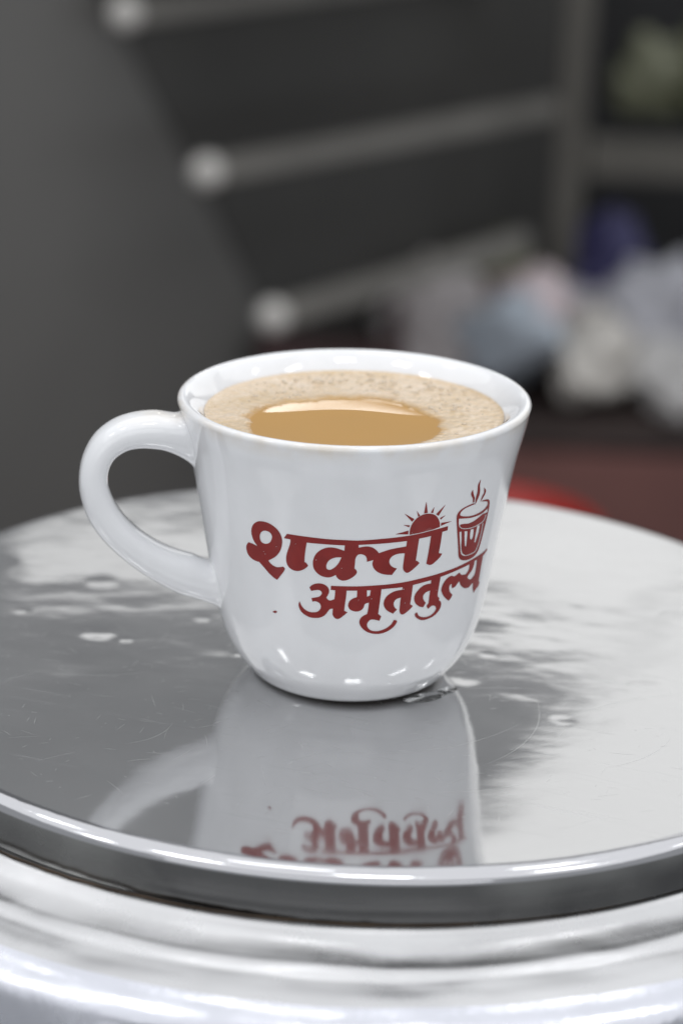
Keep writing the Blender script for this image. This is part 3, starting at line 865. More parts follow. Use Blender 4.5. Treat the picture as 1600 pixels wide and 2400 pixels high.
# red print on the cup wall: outlines as (angle, height) on the wall
PRINT = {
    'word1': [[-21613,4628,-21660,4622,-21756,4608,-21833,4593,-21890,4580,-21994,4551,-22091,4517,-22171,4481,-22233,4444,-22288,4400,-22333,4342,-22344,4316,-22342,4306,-22348,4288,-22344,4249,-22317,4191,-22273,4139,-22241,4113,-22183,4078,-22140,4059,-21987,4002,-21984,3998,-22009,3997,-22336,4020,-22399,4022,-22657,4026,-22687,4026,-22700,4024,-22801,3983,-22871,3952,-22906,3930,-22933,3904,-22953,3878,-22961,3839,-22953,3805,-22935,3771,-22890,3731,-22842,3705,-22789,3684,-22731,3667,-22615,3642,-22492,3625,-22372,3615,-22287,3610,-22223,3608,-21947,3605,-21611,3507,-21295,3404,-21150,3364,-20995,3327,-20853,3299,-20656,3273,-20637,3273,-20613,3281,-20166,3480,-20096,3518,-20001,3581,-19997,3588,-20093,3630,-20111,3633,-20390,3600,-20454,3594,-20524,3589,-20631,3588,-20744,3594,-20825,3603,-20918,3617,-21036,3642,-21115,3668,-21200,3703,-21188,3708,-21021,3743,-20871,3778,-20742,3810,-20628,3843,-20584,3858,-20462,3904,-20376,3943,-20299,3984,-20237,4025,-20185,4066,-20124,4131,-20089,4181,-20068,4224,-20059,4262,-20066,4312,-20087,4354,-20119,4394,-20177,4442,-20262,4489,-20329,4517,-20405,4543,-20547,4579,-20638,4597,-20782,4620,-20905,4634,-21001,4641,-21122,4646,-21259,4646,-21379,4643,-21494,4638],[-9474,4590,-10559,4559,-11256,4532,-11719,4516,-12101,4505,-12348,4500,-12674,4494,-13638,4477,-13895,4473,-13962,4470,-14004,4470,-14020,4469,-14062,4469,-14145,4466,-14436,4460,-14457,4458,-14560,4457,-14586,4455,-14700,4454,-14726,4452,-14778,4452,-14803,4450,-14855,4450,-14881,4448,-15051,4446,-15077,4444,-15201,4444,-15232,4441,-15454,4440,-15485,4442,-15614,4441,-15640,4443,-15723,4443,-15748,4444,-15826,4444,-15852,4445,-15929,4444,-15955,4446,-16043,4445,-16069,4447,-16177,4445,-16203,4447,-16312,4445,-16338,4446,-16550,4444,-16576,4446,-16644,4444,-16670,4446,-16727,4445,-16753,4446,-16805,4445,-16831,4446,-16878,4445,-16904,4447,-17008,4446,-17024,4447,-17181,4447,-17586,4451,-18294,4456,-19114,4460,-19694,4459,-19707,4456,-19726,4447,-19908,4353,-19925,4344,-19926,4340,-19507,4336,-19495,4333,-19493,4306,-19513,4263,-19560,4203,-19651,4113,-19728,4048,-19770,4008,-19800,3975,-19841,3920,-19869,3866,-19880,3809,-19870,3763,-19855,3737,-19828,3707,-19783,3675,-19726,3648,-19677,3631,-19636,3620,-19549,3602,-19452,3590,-19351,3582,-19268,3580,-19174,3581,-19068,3587,-18980,3596,-18909,3606,-18803,3624,-18715,3642,-18626,3664,-18512,3700,-18400,3747,-18398,3753,-18488,3800,-18535,3816,-18626,3832,-18633,3836,-18633,3841,-18626,3853,-18620,3904,-18614,3915,-18611,3942,-18586,4010,-18535,4123,-18460,4264,-18443,4306,-18437,4313,-18429,4316,-18206,4314,-17947,4314,-17711,4317,-17685,4316,-17642,4317,-17615,4316,-17573,4318,-17546,4316,-17503,4318,-17477,4317,-17434,4318,-17408,4317,-17365,4318,-17339,4317,-17297,4318,-17270,4317,-17222,4318,-17196,4317,-17012,4318,-16985,4317,-16933,4318,-16906,4317,-16859,4318,-16833,4317,-16780,4318,-16754,4316,-16613,4318,-16587,4316,-16513,4318,-16487,4316,-16414,4317,-16388,4316,-16294,4318,-16268,4316,-16148,4318,-16122,4316,-16085,4317,-16075,4315,-16072,4307,-16086,4244,-16090,4198,-16095,4188,-16102,4184,-16271,4206,-16465,4228,-16597,4240,-16707,4246,-16865,4251,-17050,4246,-17109,4242,-17205,4233,-17311,4219,-17403,4203,-17522,4178,-17609,4155,-17724,4120,-17832,4077,-17863,4062,-17932,4021,-17976,3988,-18031,3936,-18063,3893,-18077,3863,-18083,3792,-18073,3759,-18058,3728,-18027,3693,-17995,3670,-17940,3640,-17886,3616,-17807,3589,-17734,3568,-17645,3548,-17540,3530,-17435,3519,-17291,3511,-17169,3508,-17048,3511,-16943,3521,-16855,3534,-16773,3549,-16669,3573,-16625,3580,-16619,3580,-16613,3575,-16593,3553,-16560,3530,-16517,3510,-16460,3489,-16399,3474,-16333,3463,-16257,3453,-16191,3450,-16092,3451,-15983,3459,-15896,3469,-15815,3480,-15702,3503,-15610,3524,-15514,3550,-15445,3571,-15369,3600,-15339,3615,-15303,3640,-15287,3664,-15288,3674,-15296,3691,-15309,3704,-15337,3723,-15371,3736,-15436,3752,-15444,3757,-15442,3793,-15419,3915,-15413,3982,-15370,4030,-15343,4053,-15316,4069,-15270,4088,-15245,4095,-15193,4104,-15130,4109,-15051,4109,-14939,4098,-14847,4081,-14803,4069,-14776,4058,-14732,4032,-14705,4003,-14697,3990,-14694,3971,-14688,3961,-14683,3925,-14675,3922,-14289,3961,-14292,3952,-14321,3916,-14334,3875,-14323,3841,-14308,3820,-14290,3801,-14272,3786,-14229,3758,-14155,3722,-14060,3688,-13980,3666,-13889,3646,-13826,3635,-13724,3618,-13594,3602,-13424,3588,-13311,3581,-13108,3576,-13079,3573,-13034,3572,-13016,3575,-12909,3635,-12727,3720,-12728,3722,-12740,3725,-12891,3743,-12996,3764,-13091,3788,-13164,3816,-13208,3841,-13234,3860,-13265,3896,-13268,3913,-13260,3936,-13245,3955,-13219,3977,-13176,4003,-13114,4027,-13045,4044,-13002,4052,-12890,4069,-12809,4077,-12743,4081,-12611,4086,-12510,4085,-12488,4086,-12302,4081,-12293,4076,-12310,3993,-12335,3780,-12331,3763,-12333,3751,-12325,3719,-12314,3702,-12289,3678,-12261,3658,-12216,3635,-12162,3615,-12105,3601,-12056,3592,-12008,3588,-11973,3588,-11915,3593,-11847,3603,-11779,3617,-11703,3636,-11561,3676,-11373,3733,-11310,3754,-11209,3794,-11217,3799,-11331,3836,-11384,3851,-11479,3871,-11486,3872,-11491,3877,-11464,4074,-11448,4279,-11433,4389,-11431,4399,-11424,4402,-10972,4413,-10654,4424,-10636,4424,-10626,4422,-10621,4407,-10622,4335,-10650,4048,-10705,3752,-10695,3745,-10566,3720,-10471,3706,-10393,3701,-10355,3701,-10299,3705,-10213,3716,-10123,3733,-9864,3802,-9751,3837,-9696,3858,-9582,3922,-9588,3926,-9596,3928,-9847,3956,-9859,3962,-9828,4170,-9823,4472,-9817,4475,-9798,4477,-9459,4486,-9434,4488,-9433,4503,-9450,4586,-9460,4590],[-21354,4418,-21221,4430,-21145,4431,-21046,4428,-20950,4419,-20909,4412,-20844,4393,-20797,4369,-20773,4346,-20764,4328,-20774,4294,-20803,4262,-20852,4222,-20896,4195,-20933,4177,-20996,4154,-21050,4140,-21084,4133,-21144,4122,-21224,4111,-21322,4103,-21401,4102,-21472,4104,-21537,4112,-21606,4127,-21651,4146,-21678,4167,-21700,4207,-21699,4246,-21679,4283,-21637,4322,-21587,4350,-21560,4362,-21512,4379,-21426,4404],[-12273,4379,-12239,4377,-12233,4373,-12230,4364,-12236,4285,-12243,4250,-12250,4246,-12827,4228,-13204,4209,-13465,4185,-13954,4128,-13973,4132,-14026,4159,-14080,4182,-14105,4190,-14181,4219,-14241,4237,-14319,4257,-14373,4268,-14491,4284,-14539,4289,-14639,4296,-14791,4297,-14968,4289,-15077,4279,-15202,4270,-15222,4270,-15230,4273,-15235,4332,-15228,4334,-15207,4337,-15124,4337,-15098,4339,-15015,4339,-14989,4341,-14916,4341,-14890,4343,-14812,4343,-14786,4345,-14713,4345,-14687,4347,-14614,4346,-14588,4348,-14426,4349,-14400,4351,-14170,4353,-14144,4355,-14091,4354,-14065,4356,-14012,4355,-13986,4357,-13933,4356,-13907,4358,-13658,4360,-13637,4361,-13403,4363,-13388,4365,-13345,4364,-13275,4366,-13232,4366,-13002,4370,-12964,4369,-12534,4375],[-19175,4265,-19163,4265,-19147,4257,-19143,4244,-19155,4245,-19171,4251,-19177,4259],[-19195,4239,-19184,4240,-19171,4236,-19166,4232,-19169,4226,-19180,4226,-19193,4229,-19198,4233],[-20544,4100,-20516,4098,-20505,4094,-20504,4090,-20515,4088,-20539,4090,-20552,4097],[-20495,4101,-20481,4103,-20463,4101,-20452,4094,-20456,4092,-20466,4091,-20484,4092,-20494,4097],[-21486,3906,-21464,3909,-21449,3907,-21450,3905,-21466,3899,-21509,3891,-21553,3888,-21553,3890,-21534,3896],[-21415,3862,-21396,3861,-21395,3859,-21407,3852,-21369,3851,-21370,3848,-21412,3839,-21438,3839,-21451,3840,-21449,3842,-21421,3851,-21434,3856],[-16481,4018,-16431,4020,-16399,4019,-16282,4021,-16271,4020,-16269,4018,-16322,3971,-16412,3901,-16492,3852,-16583,3808,-16626,3791,-16729,3755,-16859,3721,-16930,3706,-17006,3698,-17044,3697,-17121,3701,-17178,3712,-17206,3728,-17225,3753,-17225,3789,-17219,3804,-17206,3823,-17173,3857,-17150,3875,-17078,3915,-17024,3936,-16965,3953,-16895,3970,-16820,3984,-16718,3999,-16643,4008,-16542,4016],[-17856,3926,-17850,3928,-17844,3927,-17837,3919,-17839,3914,-17851,3906,-17867,3904,-17879,3899,-17884,3900,-17892,3906,-17890,3912,-17881,3919,-17866,3922],[-16262,3761,-16253,3761,-16248,3755,-16227,3760,-16217,3759,-16226,3749,-16248,3742,-16255,3742,-16259,3750,-16280,3747,-16285,3748,-16276,3756]],
    'word2': [[-4727,3607,-4779,3605,-5034,3581,-5173,3573,-5354,3566,-5603,3558,-6015,3547,-6534,3532,-7015,3516,-7689,3493,-7905,3485,-8201,3476,-8534,3468,-9852,3431,-10356,3417,-11135,3396,-11822,3373,-12052,3366,-12321,3359,-12996,3347,-13602,3338,-13726,3339,-13754,3337,-13810,3338,-13838,3336,-13900,3337,-13927,3336,-13984,3337,-14011,3335,-14217,3333,-14245,3331,-14445,3329,-14472,3327,-14522,3328,-14549,3326,-14610,3326,-14638,3324,-14826,3323,-14853,3321,-14980,3321,-15008,3319,-15190,3319,-15217,3317,-15927,3312,-15955,3313,-16159,3311,-16186,3312,-16347,3310,-16374,3311,-16607,3309,-16634,3310,-16806,3308,-16834,3310,-16918,3307,-16925,3304,-16931,3287,-16949,3221,-16947,3208,-16936,3206,-16662,3203,-16654,3201,-16653,3194,-16659,3181,-16659,3154,-16664,3143,-16670,3098,-16712,2980,-16723,2977,-16871,2953,-16933,2944,-16967,2941,-17030,2940,-17081,2945,-17121,2954,-17152,2965,-17250,3004,-17247,3009,-17186,3038,-17134,3074,-17076,3120,-17058,3148,-17052,3174,-17063,3210,-17080,3228,-17107,3249,-17164,3276,-17225,3297,-17319,3319,-17414,3333,-17526,3342,-17616,3345,-17661,3344,-17684,3345,-17751,3343,-17871,3334,-18008,3318,-18107,3300,-18171,3286,-18206,3276,-18245,3263,-18361,3218,-18351,3207,-18248,3138,-18242,3137,-18218,3138,-18003,3162,-17864,3174,-17807,3176,-17744,3176,-17687,3173,-17624,3164,-17592,3156,-17568,3145,-17540,3121,-17535,3108,-17541,3095,-17566,3073,-17605,3053,-17655,3033,-17683,3024,-17754,3007,-17795,3001,-17877,2991,-18128,2968,-18217,2962,-18243,2957,-18247,2953,-18201,2883,-18186,2870,-18047,2886,-17971,2886,-17913,2884,-17830,2876,-17769,2866,-17729,2857,-17678,2840,-17645,2819,-17632,2804,-17620,2773,-17622,2760,-17636,2732,-17651,2716,-17685,2693,-17708,2682,-17755,2663,-17824,2643,-17914,2625,-17992,2615,-18034,2611,-18243,2602,-18387,2604,-18489,2611,-18614,2626,-18715,2645,-18809,2670,-18858,2687,-18925,2716,-19005,2759,-19091,2834,-19097,2834,-19103,2831,-19139,2803,-19160,2783,-19170,2767,-19176,2730,-19167,2705,-19156,2689,-19097,2632,-19074,2616,-19022,2588,-18992,2577,-18889,2545,-18804,2525,-18713,2508,-18635,2495,-18515,2480,-18449,2473,-18377,2468,-18274,2463,-18136,2463,-17871,2473,-17812,2478,-17662,2494,-17549,2513,-17447,2536,-17392,2551,-17323,2574,-17255,2603,-17124,2673,-17072,2698,-17018,2719,-16994,2725,-16953,2732,-16873,2738,-16815,2740,-16806,2737,-16807,2730,-16823,2696,-16836,2653,-16836,2599,-16823,2578,-16788,2551,-16743,2528,-16697,2512,-16648,2500,-16601,2492,-16549,2487,-16502,2485,-16473,2486,-16415,2492,-16317,2510,-16235,2532,-16020,2600,-15832,2664,-15831,2666,-15840,2669,-16036,2701,-16048,2704,-16051,2708,-16000,2891,-15936,3073,-15922,3139,-15918,3188,-15911,3204,-15895,3206,-15380,3210,-15346,3212,-15241,3213,-15232,3210,-15230,3174,-15234,3163,-15231,3131,-15236,3120,-15233,3088,-15238,3078,-15238,3050,-15244,3048,-15277,3043,-15355,3035,-15440,3024,-15521,3007,-15598,2987,-15653,2970,-15683,2958,-15736,2930,-15760,2910,-15789,2876,-15800,2840,-15793,2818,-15779,2799,-15755,2778,-15732,2763,-15710,2753,-15670,2738,-15620,2725,-15540,2711,-15442,2699,-15321,2690,-15178,2690,-15082,2697,-15003,2708,-14935,2721,-14863,2742,-14839,2751,-14778,2783,-14750,2808,-14722,2851,-14701,2867,-14668,2880,-14602,2894,-14557,2900,-14445,2908,-14436,2907,-14431,2905,-14430,2898,-14449,2783,-14510,2631,-14528,2624,-14725,2590,-14782,2577,-14863,2554,-14927,2529,-14950,2517,-14982,2494,-14997,2479,-15013,2451,-15018,2429,-15016,2414,-15001,2386,-14967,2351,-14922,2320,-14884,2300,-14806,2266,-14735,2240,-14682,2223,-14551,2189,-14435,2166,-14362,2155,-14234,2138,-14130,2128,-13996,2117,-13875,2111,-13687,2107,-13566,2109,-13457,2114,-13289,2125,-13188,2136,-13069,2151,-12909,2178,-12768,2209,-12677,2234,-12612,2254,-12539,2282,-12498,2302,-12444,2333,-12408,2360,-12389,2379,-12385,2392,-12397,2406,-12412,2413,-12425,2416,-12483,2425,-12540,2429,-12633,2433,-12660,2417,-12719,2371,-12756,2348,-12782,2336,-12826,2318,-12885,2299,-12988,2272,-13092,2249,-13174,2234,-13327,2212,-13499,2194,-13696,2182,-13755,2181,-13918,2184,-14033,2190,-14161,2203,-14235,2217,-14306,2236,-14384,2264,-14411,2276,-14456,2305,-14479,2331,-14488,2349,-14478,2377,-14451,2402,-14420,2422,-14353,2454,-14297,2471,-14275,2475,-14223,2480,-14182,2483,-14047,2481,-13844,2462,-13669,2443,-13651,2441,-13639,2445,-13546,2551,-13545,2557,-13744,2613,-13756,2617,-13759,2628,-13687,2969,-13649,3211,-13646,3228,-13642,3230,-13617,3233,-13521,3233,-13447,3235,-13402,3235,-13385,3236,-13339,3235,-13322,3237,-13145,3237,-13128,3238,-12648,3239,-12438,3241,-12238,3243,-12222,3242,-12217,3238,-12225,3183,-12237,3177,-12485,3174,-12636,3166,-12768,3155,-12875,3142,-13015,3118,-13109,3097,-13191,3074,-13282,3040,-13324,3020,-13361,2996,-13396,2967,-13424,2932,-13436,2900,-13439,2883,-13434,2857,-13415,2825,-13398,2805,-13377,2787,-13317,2750,-13248,2718,-13180,2694,-13067,2663,-12961,2641,-12747,2600,-12729,2599,-12568,2658,-12476,2694,-12495,2703,-12579,2725,-12622,2740,-12654,2756,-12697,2783,-12720,2803,-12740,2832,-12746,2856,-12738,2879,-12729,2889,-12699,2914,-12677,2927,-12637,2944,-12601,2954,-12539,2966,-12492,2971,-12288,2988,-12281,2985,-12281,2972,-12292,2883,-12291,2786,-12296,2722,-12292,2705,-12295,2694,-12280,2640,-12259,2616,-12244,2604,-12222,2591,-12189,2576,-12119,2558,-12074,2552,-12023,2550,-11974,2552,-11926,2559,-11807,2584,-11681,2616,-11580,2645,-11471,2680,-11344,2730,-11344,2734,-11354,2738,-11534,2785,-11549,2791,-11554,2798,-11519,2976,-11504,3258,-11497,3263,-11479,3265,-10839,3289,-10171,3311,-10164,3306,-10153,3237,-10157,3229,-10165,3226,-10358,3230,-10449,3229,-10545,3224,-10677,3214,-10775,3201,-10830,3191,-10928,3168,-10985,3150,-11170,3075,-11243,3037,-11291,2994,-11307,2963,-11310,2935,-11297,2899,-11285,2881,-11253,2849,-11191,2805,-11101,2766,-11014,2738,-10892,2708,-10828,2694,-10764,2683,-10680,2672,-10533,2655,-10504,2668,-10374,2744,-10356,2758,-10375,2768,-10437,2789,-10515,2821,-10582,2858,-10612,2880,-10627,2896,-10642,2933,-10639,2948,-10626,2964,-10565,2996,-10495,3017,-10440,3028,-10332,3041,-10169,3050,-10148,3048,-10143,3043,-10142,3024,-10138,2738,-10147,2725,-10226,2705,-10242,2697,-10254,2677,-10245,2659,-10221,2642,-10190,2628,-10105,2594,-10089,2590,-10048,2599,-10021,2609,-9928,2635,-9856,2646,-9801,2649,-9738,2650,-9672,2645,-9625,2638,-9585,2630,-9540,2618,-9479,2594,-9439,2572,-9422,2556,-9422,2543,-9435,2522,-9457,2507,-9493,2489,-9580,2459,-9670,2435,-9767,2417,-9809,2411,-9911,2400,-10014,2394,-10139,2391,-10265,2393,-10450,2404,-10571,2419,-10665,2434,-10756,2453,-10785,2462,-10818,2474,-10902,2515,-10935,2545,-10951,2551,-10965,2554,-10992,2556,-11011,2554,-11035,2549,-11073,2538,-11104,2522,-11114,2505,-11107,2492,-11071,2464,-11006,2434,-10964,2420,-10908,2403,-10797,2376,-10709,2360,-10621,2346,-10556,2337,-10441,2326,-10350,2322,-10176,2322,-9954,2332,-9774,2343,-9609,2360,-9467,2382,-9345,2408,-9204,2452,-9113,2490,-9049,2532,-9029,2556,-9019,2584,-9017,2620,-9023,2646,-9047,2671,-9071,2688,-9112,2707,-9220,2736,-9252,2746,-9269,2754,-9281,2768,-9265,2788,-9265,2806,-9295,2818,-9370,2834,-9415,2849,-9449,2870,-9464,2899,-9466,2961,-9453,3045,-9441,3267,-9429,3332,-9425,3340,-9415,3342,-8885,3363,-8466,3378,-8198,3388,-7614,3408,-7218,3420,-6819,3431,-6805,3428,-6799,3423,-6778,3398,-6770,3376,-6772,3330,-6791,3296,-6838,3262,-6902,3236,-6981,3218,-7066,3209,-7147,3209,-7239,3213,-7398,3225,-7465,3234,-7554,3251,-7610,3264,-7647,3278,-7712,3308,-7731,3312,-7923,3291,-8068,3266,-8121,3260,-8200,3260,-8242,3264,-8413,3288,-8470,3294,-8517,3296,-8570,3295,-8665,3289,-8800,3270,-8930,3238,-9019,3205,-9094,3165,-9152,3123,-9185,3089,-9201,3065,-9210,3038,-9204,2999,-9185,2977,-9144,2944,-9078,2902,-8995,2860,-8906,2822,-8795,2782,-8683,2748,-8388,2669,-8361,2664,-8267,2688,-8189,2715,-8118,2758,-8078,2789,-8092,2797,-8298,2857,-8393,2899,-8435,2924,-8486,2966,-8511,3007,-8510,3034,-8491,3056,-8457,3072,-8421,3080,-8381,3082,-8339,3077,-8321,3068,-8307,3032,-8271,3002,-8220,2963,-8210,2961,-8193,2960,-8007,2972,-7945,2979,-7898,2989,-7826,3014,-7743,3050,-7634,3082,-7614,3083,-7597,3077,-7490,3016,-7433,2989,-7397,2973,-7304,2941,-7161,2901,-7037,2873,-6893,2847,-6828,2838,-6690,2824,-6607,2819,-6483,2815,-6362,2815,-6262,2825,-6150,2852,-6081,2863,-5937,2882,-5916,2883,-5903,2881,-5844,2807,-5844,2797,-5781,2737,-5760,2726,-5737,2707,-5557,2606,-5522,2590,-5507,2588,-5496,2589,-5360,2628,-5232,2657,-5147,2669,-5020,2681,-4935,2695,-4888,2711,-4876,2722,-4855,2780,-5022,2832,-5041,2845,-5134,3211,-5168,3470,-5157,3476,-5096,3481,-4917,3508,-4641,3553,-4698,3599,-4711,3605],[-5989,3462,-5967,3458,-5943,3434,-5887,3312,-5852,3159,-5858,3130,-5883,3100,-5952,3072,-6022,3053,-6204,3012,-6242,3007,-6313,3006,-6391,3013,-6449,3022,-6545,3040,-6618,3056,-6696,3077,-6743,3096,-6757,3112,-6752,3120,-6740,3130,-6668,3157,-6407,3222,-6324,3258,-6267,3301,-6223,3364,-6223,3421,-6236,3452,-6208,3455],[-12146,3207,-12132,3205,-12110,3195,-12098,3178,-12100,3174,-12111,3171,-12148,3178,-12181,3188,-12192,3194,-12193,3196,-12184,3197,-12139,3188,-12136,3192,-12145,3201],[-9649,3038,-9602,3022,-9594,3017,-9594,3011,-9609,3013,-9645,3027,-9657,3036],[-14427,3218,-14374,3218,-14365,3217,-14359,3213,-14358,3202,-14383,3090,-14395,3085,-14572,3058,-14578,3059,-14581,3064,-14598,3213,-14591,3215,-14564,3218],[-14279,3014,-14261,3015,-14250,3013,-14254,3007,-14241,3001,-14250,2995,-14263,2992,-14285,2993,-14287,2995,-14282,3002,-14296,3006,-14291,3010],[-15106,2993,-15099,2993,-15095,2991,-15100,2984,-15114,2979,-15131,2978,-15132,2982,-15127,2986],[-15109,2971,-15104,2971,-15102,2969,-15112,2959,-15140,2953,-15145,2954,-15135,2965],[-11930,2851,-11921,2851,-11918,2848,-11936,2838,-11939,2829,-11956,2823,-11968,2824,-11983,2834,-11981,2838,-11973,2842]],
    'sun': [[-11260,5287,-11265,5284,-11268,5271,-11314,5018,-11313,5012,-11303,5008,-11085,5012,-11073,5016,-11240,5268,-11253,5285],[-9916,5138,-10476,4951,-10482,4948,-10477,4944,-10299,4897,-10286,4896,-10281,4896,-9913,5132,-9909,5138],[-10679,5134,-10857,5011,-10856,5007,-10849,5004,-10714,4987,-10697,4988,-10672,5122,-10672,5133],[-11794,5092,-11793,5085,-11785,5075,-11682,4954,-11675,4950,-11667,4948,-11567,4965,-11560,4967,-11558,4972,-11767,5080],[-11083,4992,-11163,4993,-11290,4988,-11416,4978,-11533,4962,-11601,4949,-11703,4925,-11761,4908,-11874,4865,-11948,4827,-12004,4792,-12057,4746,-12077,4722,-12102,4677,-12117,4628,-12117,4534,-12111,4527,-12069,4527,-11920,4531,-11911,4534,-11912,4540,-11901,4544,-11879,4543,-11877,4534,-11864,4533,-11444,4543,-10573,4577,-10098,4608,-10069,4612,-10104,4696,-10131,4727,-10154,4747,-10216,4793,-10277,4828,-10319,4849,-10401,4884,-10457,4904,-10537,4927,-10621,4945,-10678,4956,-10813,4974,-10903,4983],[-12547,5051,-12546,5048,-12537,5044,-12040,4842,-12029,4842,-12014,4847,-11910,4896,-11910,4901,-11945,4910,-12508,5044],[-9794,4876,-9871,4869,-10156,4834,-10155,4829,-10090,4794,-10083,4792,-10071,4793,-9822,4863,-9796,4872],[-9253,4694,-10013,4707,-10020,4704,-10020,4689,-10010,4636,-9998,4634,-9974,4636,-9314,4686,-9256,4690,-9247,4692],[-12547,4779,-12548,4776,-12523,4771,-12188,4711,-12175,4715,-12152,4756,-12163,4759,-12224,4762,-12252,4765,-12361,4769,-12389,4772],[-12220,4632,-12999,4570,-13011,4568,-13011,4566,-12194,4538,-12187,4543,-12203,4621,-12201,4629,-12209,4632],[-11957,4575,-11950,4575,-11945,4573,-11958,4564,-11979,4561,-11997,4562,-11996,4566,-11983,4574]],
